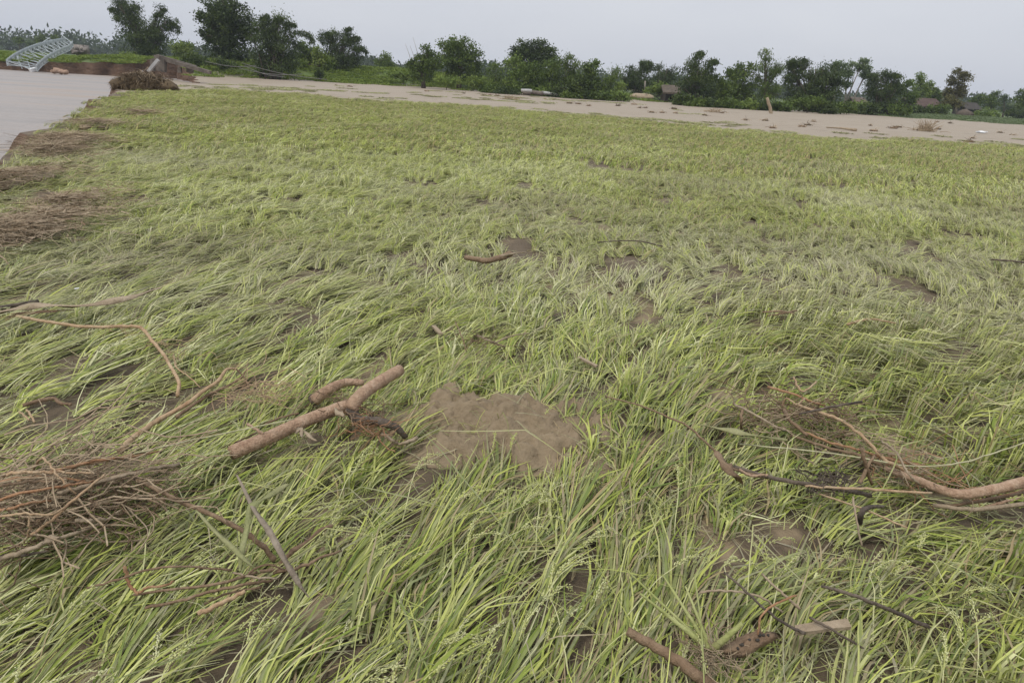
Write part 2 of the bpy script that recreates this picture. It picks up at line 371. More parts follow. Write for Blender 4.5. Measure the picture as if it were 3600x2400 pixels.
# broken mud mound at the centre
gx, gy = np.meshgrid(np.linspace(-.95, .95, 150), np.linspace(-.5, .45, 110)); gx2, gy2 = (gx + MOUND.x).ravel(), (gy + MOUND.y - .08).ravel()
e_ = np.clip(1.08 - np.hypot((gx.ravel() - .08) / .66, gy.ravel() / .4) + .35 * (vn(gx2 * 6, gy2 * 6, 14) - .5), -.3, 1)
rel = .075 * (vn(gx2 * 7, gy2 * 9, 15) - .5) + .06 * np.abs(vn(gx2 * 14, gy2 * 17, 16) - .5) + .042 * (vn(gx2 * 34, gy2 * 34, 17) - .5) + .022 * (vn(gx2 * 85, gy2 * 85, 18) - .5)
mz = hgt(gx2, gy2) + np.where(e_ > 0, .004 + rel * sstep(0, .35, e_) + .03 * sstep(0, .5, e_), e_ * .3 - .03)
iy, ix = np.meshgrid(np.arange(109), np.arange(149), indexing='ij'); q0 = (iy * 150 + ix).ravel()
mm = mesh_obj('mud_mound', np.stack([gx2, gy2, mz], 1), np.stack([q0, q0 + 1, q0 + 151, q0 + 150], 1), M_GROUND, attrs={'dry': np.full(len(gx2), .9), 'sd_field': np.full(len(gx2), 10.), 'sd_green': np.full(len(gx2), -20.)})  # dry kept high so the mound takes none of the painted shade
tag(mm, 'bare lumpy brown mud mound in the middle of the rice', kind='structure')
# river bank face
lev = [(0, 0.0), (.12, .10), (.33, .22), (.62, .30), (1.0, .62)]
bv = []; bf = []
dx = np.roll(RIV[:, 0], -1) - np.roll(RIV[:, 0], 1); dy = np.roll(RIV[:, 1], -1) - np.roll(RIV[:, 1], 1)
L = np.hypot(dx, dy) + 1e-9; ar = .5 * np.sum(RIV[:, 0] * np.roll(RIV[:, 1], -1) - np.roll(RIV[:, 0], -1) * RIV[:, 1])
sg = 1 if ar > 0 else -1; inx, iny = -dy / L * sg, dx / L * sg
zt = hgt(RIV[:, 0], RIV[:, 1])
for li, (t, off) in enumerate(lev):
    o_ = off * (.5 + 1.0 * vn(RIV[:, 0] * 1.3 + li * 7, RIV[:, 1] * 1.3, 12)) if li else 0
    z_ = zt + (-1.15 - zt) * t
    bv.append(np.stack([RIV[:, 0] + inx * o_, RIV[:, 1] + iny * o_, z_], 1))
bv = np.concatenate(bv)
for li in range(len(lev) - 1):
    for i in range(nR): bf.append((li * nR + i, li * nR + (i + 1) % nR, (li + 1) * nR + (i + 1) % nR, (li + 1) * nR + i))
tag(mesh_obj('river_bank', bv, np.array(bf), M_BANK), 'eroded reddish brown earth bank of the river', kind='structure')
wb = MB(); wb.add([(-165, -12, WATER_Z), (-3, -12, WATER_Z), (-3, 112, WATER_Z), (-165, 112, WATER_Z)], [(0, 1, 2, 3)])
tag(wb.build('river_water', M_WATER, smooth=False), 'muddy brown flood water of the river', kind='structure')

# ------------------------------------------------------------------ debris shapes (defined early so that the rice keeps clear of them)
STK = []      # (pts, radius) footprints
def spath(pts, z=.13):
    P = []
    for p in pts:
        zz_ = p[2] if len(p) > 2 else z
        q = G(p[0], p[1], 0); g0 = hz(q.x, q.y)
        P.append(G(p[0], p[1], zz_ + g0 + (.018 if zz_ > .09 else .01)))
    return P

# ------------------------------------------------------------------ rice tufts
TUFTS = bpy.data.collections.new('rice_tufts')
def ribbon(P, W, side0, twist, V, F, SH, TP, shade, fold):
    k = len(P); b0 = len(V); n = 3 if fold else 2
    for i in range(k):
        t = (P[min(i + 1, k - 1)] - P[max(i - 1, 0)]); t = t / (np.linalg.norm(t) + 1e-9)
        s = np.cross(t, (0, 0, 1.)); ls = np.linalg.norm(s); s = s / ls if ls > .05 else side0
        u = np.cross(s, t); a = twist[0] + twist[1] * i / k
        sd_ = s * math.cos(a) + u * math.sin(a); up = np.cross(sd_, t)
        wv_ = W[i]
        V.append(P[i] - sd_ * wv_ * .5)
        if fold: V.append(P[i] - up * wv_ * .22)
        V.append(P[i] + sd_ * wv_ * .5)
        for _ in range(n): SH.append(shade); TP.append(i / (k - 1))
    for i in range(k - 1):
        for j in range(n - 1):
            a = b0 + i * n + j; F.append((a, a + 1, a + n + 1, a + n))
def blade_path(L, az, el0, el1, kt, seg, base, wander=.12, azk=0.0, arch=False):
    P = [np.array(base, float)]; a = az; st = L / seg; e = el0; kinked = False; drop = random.uniform(-.05, .12); cv = azk * 2 / seg
    for i in range(seg):
        t = (i + .5) / seg
        if arch:
            q_ = min(1, max(0, (t - kt * .3) / (kt * 1.5 + .15))); e = el0 + (el1 - el0) * q_ * q_ * (3 - 2 * q_); a += cv * t
        elif t >= kt and not kinked: e = el1; a += azk; kinked = True
        elif kinked: e -= drop
        a += random.gauss(0, wander)
        d = np.array([math.sin(a) * math.cos(e), math.cos(a) * math.cos(e), math.sin(e)])
        q = P[-1] + d * st
        if q[2] < .012: q[2] = .012 + random.random() * .012
        P.append(q)
    return P
def panicle(base, az, V, F, SH, TP):
    L = random.uniform(.13, .2); el = random.uniform(.3, .9); P = [np.array(base, float)]; a = az
    for i in range(9):
        d = np.array([math.sin(a) * math.cos(el), math.cos(a) * math.cos(el), math.sin(el)]); P.append(P[-1] + d * L / 9); el -= random.uniform(.12, .26); a += random.gauss(0, .06)
    ribbon(P, [.003] * len(P), np.array([1., 0, 0]), (0, 0), V, F, SH, TP, .8, False)
    for i in range(44):
        t = random.uniform(.05, 1) * 8.9; p = P[int(t)] * (1 - t % 1) + P[int(t) + 1] * (t % 1)
        d = P[int(t) + 1] - P[int(t)]; d /= np.linalg.norm(d)
        o = np.array([random.gauss(0, 1) for _ in range(3)]); o -= d * o.dot(d); o /= np.linalg.norm(o); 
        p = p + o * random.uniform(.001, .009); ax = d * .9 + o * .35; ax /= np.linalg.norm(ax); s = np.cross(ax, o); s /= np.linalg.norm(s); n_ = np.cross(ax, s)
        l, wd = random.uniform(.005, .0068), random.uniform(.002, .0028); b = len(V)
        V += [p - ax * l, p + s * wd, p + n_ * wd, p - s * wd, p - n_ * wd, p + ax * l]
        F += [(b, b + 2, b + 1), (b, b + 3, b + 2), (b, b + 4, b + 3), (b, b + 1, b + 4), (b + 5, b + 1, b + 2), (b + 5, b + 2, b + 3), (b + 5, b + 3, b + 4), (b + 5, b + 4, b + 1)]
        sh = random.uniform(.82, 1.0); SH += [sh] * 6; TP += [1.] * 6
def tuft(idx, kind, hi, pan=False):
    V, F, SH, TP = [], [], [], []
    n = {'flat': 33, 'mid': 29, 'broken': 25, 'stray': 1, 'litter': 7, 'thin': 14}[kind]
    if not hi: n = int(n * .62)
    seg = {0: 4, 1: 7, 2: 6}[int(hi)] if kind != 'thin' else 5; ws = 1.0 if hi else 1.5
    for i in range(n):
        ra, rr = random.uniform(0, 6.28), random.uniform(0, .045); base = (math.cos(ra) * rr, math.sin(ra) * rr, 0)
        stem = random.random() < .3; shade = min(1, max(.1, random.gauss(.5, .25)))
        dead = random.random() < .08
        if dead: shade = random.uniform(.0, .09)
        wd = random.uniform(.0045, .0122) * ws; L = random.uniform(.25, .53); az = random.gauss(0, .19); azk = random.gauss(0, .16)
        if dead: wd *= .55
        if kind == 'flat': a = blade_path(L, az, R(random.uniform(16, 52)), R(random.uniform(-12, 7)), random.uniform(.12, .4), seg, base, .06, azk + random.uniform(-.05, .2), random.random() < .6)
        elif kind == 'mid':
            L *= .95; a = blade_path(L, az, R(random.uniform(45, 75)), R(random.uniform(-60, 0)), random.uniform(.35, .65), seg, base, .06, azk + random.uniform(0, .5), random.random() < .8)
        elif kind == 'broken':
            L *= .95; a = blade_path(L, az, R(random.uniform(52, 88)), R(random.uniform(-45, 0)), random.uniform(.22, .5), seg, base, .07, random.gauss(0, .35))
        elif kind == 'thin':
            L *= .6; wd *= .45; a = blade_path(L, random.uniform(-3.1, 3.1), R(random.uniform(5, 60)), R(random.uniform(-30, 10)), random.uniform(.3, .6), seg, base, .2, random.gauss(0, .5))
        elif kind == 'stray':
            L = random.uniform(.4, .75); wd *= .5; a = blade_path(L, 0, R(random.uniform(4, 22)), R(random.uniform(-16, 4)), random.uniform(.3, .7), 10, (0, 0, .06), .05, random.gauss(0, .5))
        else:
            L = random.uniform(.05, .22); wd *= .6; base = (random.uniform(-.09, .09), random.uniform(-.09, .09), .012); shade = random.uniform(0, .1)
            a = blade_path(L, random.uniform(-3.1, 3.1), .05, 0, .5, 4, base, .25)
        if stem and kind in ('flat', 'mid', 'broken'): wd *= .62; shade = random.uniform(.62, .95)
        k = len(a); t = np.linspace(0, 1, k)
        W = wd * (.55 + .45 * np.sin(np.clip(t * 1.4, 0, 1) * math.pi * .5)) * np.where(t > .55, np.clip((1.02 - t) / .47, .03, 1) ** .75, 1)
        if stem: W = wd * (1 - .55 * t)
        ribbon(a, W, np.array([1., 0, 0]), (random.gauss(0, .5), random.gauss(0, .7)), V, F, SH, TP, shade, hi == 1 and kind not in ('litter', 'thin'))
    if pan:
        for _ in range(2 if kind != 'broken' else 1):
            b = a[len(a) // 2] if random.random() < .5 else blade_path(.33, random.gauss(0, .3), R(random.uniform(25, 60)), .1, .6, 6, (0, 0, 0))[-1]
            b = np.array(b) + np.array([0, 0, .035]); panicle(b, random.gauss(.3, .5), V, F, SH, TP)
    tri = []
    for f in F: tri += [(f[0], f[1], f[2])] + ([(f[0], f[2], f[3])] if len(f) == 4 else [])
    TU[idx] = (np.array(V, np.float32), np.array(tri, np.int32), np.array(SH, np.float32), np.array(TP, np.float32))
TU = {}
VAR = {}; ti = 0
for kind, hi, nn in (('flat', 2, 7), ('mid', 2, 7), ('broken', 2, 7), ('flat', 1, 8), ('mid', 1, 8), ('broken', 1, 8), ('flat', 0, 5), ('mid', 0, 7), ('broken', 0, 5), ('stray', 1, 10), ('litter', 1, 5), ('thin', 1, 5)):
    for q in range(nn):
        tuft(ti, kind, hi, pan=(hi and kind in ('flat', 'mid', 'broken') and q % 2 == 0)); VAR.setdefault((kind, hi), []).append(ti); ti += 1

def rice_p(x, y, d):
    p = np.ones(len(x)) * (.97 - .15 * sstep(.5, .72, vn(x * .9, y * .9, 31)) * (1 - sstep(10, 16, d)) - .45 * sstep(.52, .72, vn(x * 2.8, y * 2.8, 33)) * (1 - sstep(8, 14, d)))
    x, y = x + .05, y + .2 * (1 - sstep(5, 8, d))
    for (cx, cy, ax, ay, kk) in BARE:
        q = np.hypot((x - cx) / ax, (y - cy) / ay) + (vn(x * 7, y * 7, 35) - .5) * .5
        p *= 1 - (min(1, kk) if kk >= .9 else kk * .6) * (1 - sstep(.75, 1.15, q))
    return p
def rice_field(x, y, d):
    right = sstep(0, 1.8, x - .12 * y) * (1 - sstep(4.5, 7.5, d)); midr = sstep(-2, 3, x) * (1 - sstep(10, 18, d))
    head = R(14) + R(24) * (vn(x * .45, y * .45, 41) - .5) + R(36) * (vn(x * 2.1, y * 2.1, 42) - .5) * (1 - .5 * sstep(6, 10, d)) + right * R(66) + sstep(12, 30, d) * R(25)
    tint = .5 + .9 * (vn(x * .35, y * .35, 51) - .5) + .5 * (vn(x * 1.4, y * 1.4, 52) - .5)
    tint = tint - .1 * sstep(7, 13, d) - .32 * sstep(12, 24, d)
    mud = (.27 + 1.3 * (vn(x * .28, y * .55, 61) - .55) + .7 * (vn(x * 1.2, y * 1.2, 62) - .5) + .25 * midr) * (1 - .5 * sstep(14, 30, d))
    flatp = np.clip(.66 - .55 * right - .3 * midr - .42 * sstep(8, 18, d), .05, 1); brk = np.clip(.12 + .62 * right + .12 * midr, 0, 1)
    return right, head, tint, mud, flatp, brk
KN = ['flat', 'mid', 'broken']
def pick_kind(flatp, brk, n):
    u = rng.random(n); return np.where(u < flatp, 0, np.where(u < flatp + brk * (1 - flatp) * 1.3, 2, 1))
def grid_pts(d0, d1, s, jit=.9):
    ny = int(d1 / s) + 2; nx = int(1.25 * d1 / s) + 14
    gx, gy = np.meshgrid(np.arange(-nx, nx + 1) * s, np.arange(0, ny) * s)
    gx = gx.ravel() + (rng.random(gx.size) - .5) * s * jit; gy = gy.ravel() + .35 + (rng.random(gy.size) - .5) * s * jit
    d = np.hypot(gx, gy); lim = np.where(gy < 4, 1.2 * gy + 1.4, .92 * gy + 2.5)
    k = (d >= d0) & (d < d1) & (np.abs(gx) < lim); return gx[k], gy[k]
def in_field(x, y, margin=.08):
    k = (y_field(x) - y + (vn(x * .8, y * .8, 21) - .5) * 2.2) > 0
    k &= ~inside(x, y, RIV); return k & (dist_poly(x, y, RIV, 2.0) > margin)
class Soup:
    def __init__(s): s.V = []; s.F = []; s.A = {q: [] for q in ('shade', 'tpos', 'tint0', 'mud0')}; s.n = 0
    def put(s, idx, x, y, z, head, pit, rol, sc, zs, tint, mud):
        V, F, SH, TP = TU[idx]; M = np.array(Matrix.Rotation(-head, 3, 'Z') @ Matrix.Rotation(rol, 3, 'Y') @ Matrix.Rotation(pit, 3, 'X'), np.float32)
        s.V.append((V * np.array([sc, sc, zs], np.float32)) @ M.T + np.array([x, y, z], np.float32)); s.F.append(F + s.n); s.n += len(V)
        s.A['shade'].append(SH); s.A['tpos'].append(TP); s.A['tint0'].append(np.full(len(V), tint, np.float32)); s.A['mud0'].append(np.full(len(V), mud, np.float32))
    def done(s): return np.concatenate(s.V), np.concatenate(s.F), {q: np.concatenate(a) for q, a in s.A.items()}
D_NEAR, D_MID = 6.0, 14.0
def near_rice():
    S = Soup(); x, y = grid_pts(.6, D_NEAR, .122); k = in_field(x, y); x, y = x[k], y[k]; d = np.hypot(x, y)
    k = rng.random(len(x)) < rice_p(x, y, d); x, y, d = x[k], y[k], d[k]; n = len(x)
    right, head, tint, mud, fp, br = rice_field(x, y, d); kind = pick_kind(fp, br, n); head = head + rng.normal(0, R(8), n)
    sc = rng.uniform(.82, 1.18, n); zs = sc * rng.uniform(.7, 1.05, n) * (1 - .5 * (1 - right)) * .9; ok = np.ones(n, bool)
    for path, rad in STK:
        for i in range(len(path) - 1):
            dd = seg_d(x + np.sin(head) * .12, y + np.cos(head) * .12, path[i], path[i + 1]); zs = np.where(dd < rad + .14, zs * .72, zs); ok &= dd > rad + .01
    z = hgt(x, y) + rng.uniform(-.01, .02, n)
    for i in np.where(ok)[0]:
        S.put(int(rng.choice(VAR[(KN[kind[i]], 1 if d[i] < 3.2 else 2)])), x[i], y[i], z[i], head[i], rng.normal(0, R(5)), rng.normal(0, R(7)), sc[i], max(zs[i], .3), float(np.clip(tint[i] + rng.normal(0, .22), 0, 1)), float(np.clip(mud[i] + rng.normal(0, .12), 0, 1)))
    def extra(n_, key, dmax, zoff, sc0, sc1):
        yy = rng.uniform(.7, dmax, n_ * 3); xx = rng.uniform(-1, 1, n_ * 3) * (1.05 * yy + 1.2)
        kk = rng.random(n_ * 3) < (.25 + .75 * (1.2 / np.maximum(yy, 1.2))); xx, yy = xx[kk][:n_], yy[kk][:n_]
        c = in_field(xx, yy); xx, yy = xx[c], yy[c]; zz_ = hgt(xx, yy)
        for a_, b_, c_ in zip(xx, yy, zz_):
            q = rng.uniform(sc0, sc1); S.put(int(rng.choice(VAR[(key, 1)])), a_, b_, c_ + rng.uniform(0, zoff), rng.uniform(-3.1, 3.1), rng.normal(0, R(4)), rng.normal(0, R(4)), q, q, rng.uniform(.2, 1), rng.uniform(0, .8))
    extra(900, 'stray', 12, .06, .7, 1.15); extra(1800, 'litter', 12, .008, .7, 1.3); extra(900, 'thin', 8, .005, .6, 1.1)
    # pale drooping seed heads that stand out of the near rice
    for px_, py_ in ((1744, 1726), (1725, 1822), (1874, 1784), (1930, 1772), (1534, 1764), (1591, 1898), (1488, 1650), (1943, 2025), (2050, 2097), (2010, 2080), (96, 2149), (184, 2133), (1530, 2260), (1071, 1844), (1030, 1860), (700, 2374), (2570, 1980), (3330, 1930), (3480, 2230), (3380, 2160), (2480, 2330), (2900, 1345), (2640, 1292), (560, 1880), (640, 1840), (1900, 1620), (2020, 1640), (300, 1480), (420, 1410), (170, 1560), (860, 1400), (1250, 1650), (1180, 2330), (860, 2250), (2230, 1940), (2700, 1990), (2390, 1700), (3050, 2000), (3250, 2300)):
        Vp, Fp, Sp, Tp = [], [], [], []; st_ = blade_path(.24, random.gauss(.2, .3), R(random.uniform(20, 45)), .1, .7, 6, (0, 0, 0), .05); ribbon(st_, [.004, .004, .0035, .0035, .003, .003, .0025], np.array([1., 0, 0]), (0, 0), Vp, Fp, Sp, Tp, .9, False)
        for _k in range(2): panicle(st_[-1], random.gauss(.5, .35), Vp, Fp, Sp, Tp)
        tr_ = []
        for f in Fp: tr_ += [(f[0], f[1], f[2])] + ([(f[0], f[2], f[3])] if len(f) == 4 else [])
        TU[-1] = (np.array(Vp, np.float32), np.array(tr_, np.int32), np.array(Sp, np.float32) * .93, np.array(Tp, np.float32)); g_ = G(px_, py_ + 20, .12)
        S.put(-1, g_.x - .05, g_.y - .2, hz(g_.x, g_.y) + .03, R(14) + random.gauss(0, .3), 0, 0, 1., 1., .62, .1)
    for _ in range(150):
        a_, b_ = rng.normal(MOUND.x, .42), rng.normal(MOUND.y, .24)
        S.put(int(rng.choice(VAR[('litter', 1)] + VAR[('thin', 1)][:1])), a_, b_, hz(a_, b_), rng.uniform(-3, 3), 0, 0, .45, .45, rng.uniform(.1, .8), rng.uniform(.3, 1))
    return S.done()
TILES = bpy.data.collections.new('rice_tiles'); TV = {}; tix = 0
for kind, hi, T, n_, nvar in (('flat', 2, .72, 26, 4), ('mid', 2, .72, 26, 5), ('broken', 2, .72, 24, 4), ('flat', 0, 1.05, 30, 4), ('mid', 0, 1.05, 30, 8), ('broken', 0, 1.05, 28, 4)):
    for q in range(nvar):
        S = Soup()
        for i in range(n_):
            u_, v_ = (i % 5 + .5) / 5, (i // 5 + .5) / math.ceil(n_ / 5); kk = kind
            if random.random() < .3: kk = random.choice(KN)
            S.put(random.choice(VAR[(kk, hi)]), (u_ - .5) * T * 1.12 + random.gauss(0, .05), (v_ - .5) * T * 1.12 + random.gauss(0, .05), random.uniform(-.01, .015), random.gauss(0, R(22)), random.gauss(0, R(5)), random.gauss(0, R(7)),
                  random.uniform(.82, 1.15), random.uniform(.6, 1.1), random.gauss(0, .2), random.gauss(0, .15))
        V, F, A = S.done(); o = mesh_obj('tile_%03d' % tix, V, F, M_RICE, attrs=A); COL.objects.unlink(o); TILES.objects.link(o)
        TV.setdefault((kind, hi), []).append(tix); tix += 1
def far_tiles():
    E = []
    for d0, d1, T, hi in ((D_NEAR + .05, D_MID, .5, 2), (D_MID, 46, .78, 0)):
        x, y = grid_pts(d0, d1, T, .35); k = in_field(x, y, .3); x, y = x[k], y[k]; d = np.hypot(x, y); k = rng.random(len(x)) < np.maximum(rice_p(x, y, d), .15); x, y, d = x[k], y[k], d[k]; n = len(x)
        right, head, tint, mud, fp, br = rice_field(x, y, d); kind = pick_kind(fp, br, n); idx = np.array([rng.choice(TV[(KN[q], hi)]) for q in kind])
        sc = rng.uniform(.76, .95, n)
        E.append(dict(x=x, y=y, z=hgt(x, y), rx=rng.normal(0, R(2), n), ry=rng.normal(0, R(2), n), rz=-head + rng.normal(0, R(7), n), sx=sc, sy=sc, sz=sc * rng.uniform(.8, 1.15, n) * (.6 if hi else .82), idx=idx, tint=np.clip(tint + rng.normal(0, .1, n), 0, 1), mud=np.clip(mud, 0, 1)))
    return {q: np.concatenate([e[q] for e in E]) for q in E[0]}
def scatter(name, D, coll, extra_attrs, material, base=None):
    nb = 0 if base is None else len(base[0]); n = len(D['x'])
    co = np.stack([D['x'], D['y'], D['z']], 1).astype(np.float32)
    if base is not None: co = np.concatenate([base[0].astype(np.float32), co])
    F = base[1] if base is not None else np.zeros((0, 3), np.int32)
    o = mesh_obj(name, co, F, material); me = o.data; pad = lambda a: np.concatenate([np.zeros((nb,) + a.shape[1:]), a])
    def fv(nm, a): q = me.attributes.new(nm, 'FLOAT_VECTOR', 'POINT'); q.data.foreach_set('vector', pad(a).astype(np.float32).ravel())
    fv('rot', np.stack([D['rx'], D['ry'], D['rz']], 1)); fv('scl', np.stack([D['sx'], D['sy'], D['sz']], 1))
    q = me.attributes.new('idx', 'INT', 'POINT'); q.data.foreach_set('value', pad(D['idx']).astype(np.int32))
    q = me.attributes.new('spot', 'BOOLEAN', 'POINT'); q.data.foreach_set('value', pad(np.ones(n)).astype(bool))
    for a in extra_attrs: q = me.attributes.new(a, 'FLOAT', 'POINT'); q.data.foreach_set('value', pad(D[a]).astype(np.float32))
    if base is not None:
        for a, v in base[2].items(): q = me.attributes.new(a, 'FLOAT', 'POINT'); q.data.foreach_set('value', np.concatenate([v, np.zeros(n)]).astype(np.float32))
    me.update()
    ng = bpy.data.node_groups.new(name + '_nodes', 'GeometryNodeTree')
    ng.interface.new_socket('Geometry', in_out='INPUT', socket_type='NodeSocketGeometry'); ng.interface.new_socket('Geometry', in_out='OUTPUT', socket_type='NodeSocketGeometry')
    N = ng.nodes.new; gi, go = N('NodeGroupInput'), N('NodeGroupOutput'); ci = N('GeometryNodeCollectionInfo'); iop = N('GeometryNodeInstanceOnPoints')
    ci.inputs['Collection'].default_value = coll; ci.inputs['Separate Children'].default_value = True; ci.inputs['Reset Children'].default_value = True
    iop.inputs['Pick Instance'].default_value = True
    def na(nm, ty): q = N('GeometryNodeInputNamedAttribute'); q.data_type = ty; q.inputs['Name'].default_value = nm; return q.outputs['Attribute']
    l = ng.links.new; l(gi.outputs[0], iop.inputs['Points']); l(ci.outputs[0], iop.inputs['Instance']); l(na('spot', 'BOOLEAN'), iop.inputs['Selection'])
    l(na('idx', 'INT'), iop.inputs['Instance Index']); l(na('scl', 'FLOAT_VECTOR'), iop.inputs['Scale'])
    e2r = N('FunctionNodeEulerToRotation'); l(na('rot', 'FLOAT_VECTOR'), e2r.inputs[0]); l(e2r.outputs[0], iop.inputs['Rotation'])
    jn = N('GeometryNodeJoinGeometry'); l(iop.outputs[0], jn.inputs[0]); l(gi.outputs[0], jn.inputs[0]); l(jn.outputs[0], go.inputs[0])
    mod = o.modifiers.new('scatter', 'NODES'); mod.node_group = ng
    return o
#==DEBRIS==
# ------------------------------------------------------------------ flood debris lying on the rice
def stick(name, label, cat, pts, wpx, mt, group=None, z=.13, n=7, wob=.12, bend=.35, clear=True, seg=6, parent=None, knots=0):
    P = spath(pts, z); Q = catmull(P, seg); d0 = (Q[0] - Vector((0, 0, CZ))).length; d1 = (Q[-1] - Vector((0, 0, CZ))).length
    if not hasattr(wpx, '__len__'): wpx = (wpx, wpx)
    wpx = tuple(q * (.8 if q < 40 else .95) for q in wpx)
    r0, r1 = wpx[0] / 2 * d0 / FPX, wpx[-1] / 2 * d1 / FPX; k = len(Q); rad = []; bend *= min(1, .005 / max(r0, r1)); wob = wob * min(1, .5 + .004 / max(r0, r1))
    for i in range(k):
        t = i / (k - 1); rr = r0 + (r1 - r0) * t; q = rr * (1 + .035 * math.sin(i * 2.1 + r0 * 999))
        if knots and i % knots == 0: q *= 1.18
        rad.append(q)
        if 0 < i < k - 1: Q[i] = Q[i] + Vector((random.gauss(0, 1), random.gauss(0, 1), random.gauss(0, .6))) * rr * bend
    mb = MB(); mb.tube(Q, rad, n, wob)
    if clear: STK.append(([(p.x, p.y) for p in P], max(r0, r1)))
    if parent is not None: return mb.build(name, mt, parent)
    o = mb.build(name, mt, loc=Q[0]); return tag(o, label, cat, group)
def strip(name, label, cat, pts, wpx, mt, z=.14, group=None, th=.004, clear=False, fold=.15):
    P = catmull(spath(pts, z), 5); k = len(P); V = []; F = []
    for i, p in enumerate(P):
        t = (P[min(i + 1, k - 1)] - P[max(i - 1, 0)]).normalized(); s_ = t.cross(Vector((0, 0, 1))).normalized(); u = s_.cross(t)
        tt = i / (k - 1); ww = np.interp(tt, np.linspace(0, 1, len(wpx)), wpx) / 2 * (p - Vector((0, 0, CZ))).length / FPX
        ww *= random.uniform(.86, 1.12)
        a = .5 * math.sin(i * .7 + len(label)); sd_ = s_ * math.cos(a) + u * math.sin(a); up = sd_.cross(t)
        if up.z < 0: up = -up
        V += [p - sd_ * ww, p + up * ww * fold, p + sd_ * ww, p + sd_ * ww - up * th, p + up * (ww * fold - th), p - sd_ * ww - up * th]
    for i in range(k - 1):
        for j in range(6): F.append((i * 6 + j, i * 6 + (j + 1) % 6, (i + 1) * 6 + (j + 1) % 6, (i + 1) * 6 + j))
    F += [(0, 1, 2, 3, 4, 5), tuple(range((k - 1) * 6, k * 6))[::-1]]
    if clear: STK.append(([(p.x, p.y) for p in P[::5]], .02))
    return tag(mesh_obj(name, V, F, mt, loc=P[0]), label, cat, group)
def fibres(name, mt, parent, centre_px, n, spread, L, w=.0012, along=None, z=.13, seg=5):
    """fine rootlets clinging to a piece of driftwood, one part"""
    mb = MB(); pts_ = spath(centre_px, z)
    for _ in range(n):
        i = random.randrange(len(pts_) - 1) if len(pts_) > 1 else 0; c = pts_[i].lerp(pts_[min(i + 1, len(pts_) - 1)], random.random()) + Vector((random.gauss(0, spread), random.gauss(0, spread), abs(random.gauss(0, spread * .6)) - spread * .3))
        a = random.uniform(0, 6.28) if along is None else along + random.gauss(0, .5); e = random.gauss(0, .3); Q = [c]; l = random.uniform(.4, 1) * L
        for _s in range(seg):
            a += random.gauss(0, .45); e = e * .6 + random.gauss(0, .25); Q.append(Q[-1] + Vector((math.sin(a) * math.cos(e), math.cos(a) * math.cos(e), math.sin(e))) * l / seg)
        mb.tube(Q, [w * random.uniform(.6, 1.7)] * len(Q), 3, 0, False)
    o = mb.build(name, mt, parent)
    if parent is None: o['kind'] = 'stuff'
    else: o['kind'] = 'stuff'
    return o
# the three peeled limbs at the centre
log1 = stick('driftwood_log', 'long smooth peeled reddish log slanting toward the left below the forked root', 'log', [(812, 1592, .10), (950, 1535, .12), (1080, 1476, .13), (1235, 1420, .15)], (50, 44), W_RED, n=12, wob=.03, bend=.05)
root = empty('forked_root', spath([(1236, 1440)], .14)[0]); tag(root, 'forked driftwood root with a peeled upper limb and a dark broken lower limb', 'driftwood')
stick('limb', None, None, [(1405, 1300, .19), (1330, 1345, .19), (1262, 1395, .19), (1232, 1440, .16)], (42, 50), W_RED, n=12, wob=.04, bend=.06, parent=root)
stick('broken_limb', None, None, [(1232, 1440, .15), (1262, 1475, .13), (1330, 1482, .14), (1390, 1500, .12), (1425, 1535, .08)], (44, 24), W_DARK, n=9, wob=.22, bend=.15, parent=root)
stick('splinter', None, None, [(1380, 1560, .06), (1420, 1556, .08), (1466, 1538, .09)], (10, 20), W_GREY, n=5, wob=.3, parent=root)
stick('splinter', None, None, [(1345, 1525, .11), (1375, 1545, .10), (1400, 1560, .07)], (20, 12), W_GREY, n=5, wob=.3, parent=root)
fibres('rootlet', W_ORANGE, root, [(1250, 1480), (1300, 1500), (1370, 1510)], 46, .035, .16, .0016)
fibres('rootlet', W_BROWN, root, [(1180, 1400), (1240, 1440), (1330, 1500)], 90, .045, .20, .0013)
log3 = stick('driftwood_log', 'short curved peeled log with a dark hollow end behind the forked root', 'log', [(1105, 1408, .06), (1150, 1372, .10), (1210, 1345, .11), (1278, 1345, .10)], (44, 28), W_RED, n=11, wob=.05, bend=.08)
hol = G(1098, 1412, .07); mb = MB(); mb.tube([hol, hol + (G(1108, 1405, .08) - hol) * 1.0], [.033, .036], 11, .2); mb.build('hollow_end', W_DARK, log3)
stick('twig', 'thin knotty reddish twig beside the long peeled log', 'twig', [(930, 1492), (985, 1468), (1050, 1452)], (10, 7), W_BROWN, z=.15, wob=.3)
stick('twig', 'short snapped red twig end above the long peeled log', 'twig', [(870, 1490), (898, 1508), (925, 1524)], (12, 12), W_RED, z=.15)
stick('twig', 'reddish twig crossing below the long peeled log toward its cut end', 'twig', [(772, 1576), (850, 1545), (905, 1520)], (6, 8), W_BROWN, z=.10)
strip('dry_leaf', 'pale curled dry leaf just under the long peeled log', 'leaf', [(1040, 1520), (1055, 1508), (1062, 1535)], (8, 22, 6), W_GREY)
strip('dry_leaf', 'pale dry leaf tucked where the peeled log meets the forked root', 'leaf', [(1178, 1432), (1192, 1450), (1210, 1462)], (6, 26, 8), W_GREY, z=.17)
strip('dry_leaf', 'narrow grey dry leaf lying on rice under the long peeled log', 'leaf', [(1070, 1515), (1092, 1535), (1112, 1548)], (6, 16, 5), W_GREY)
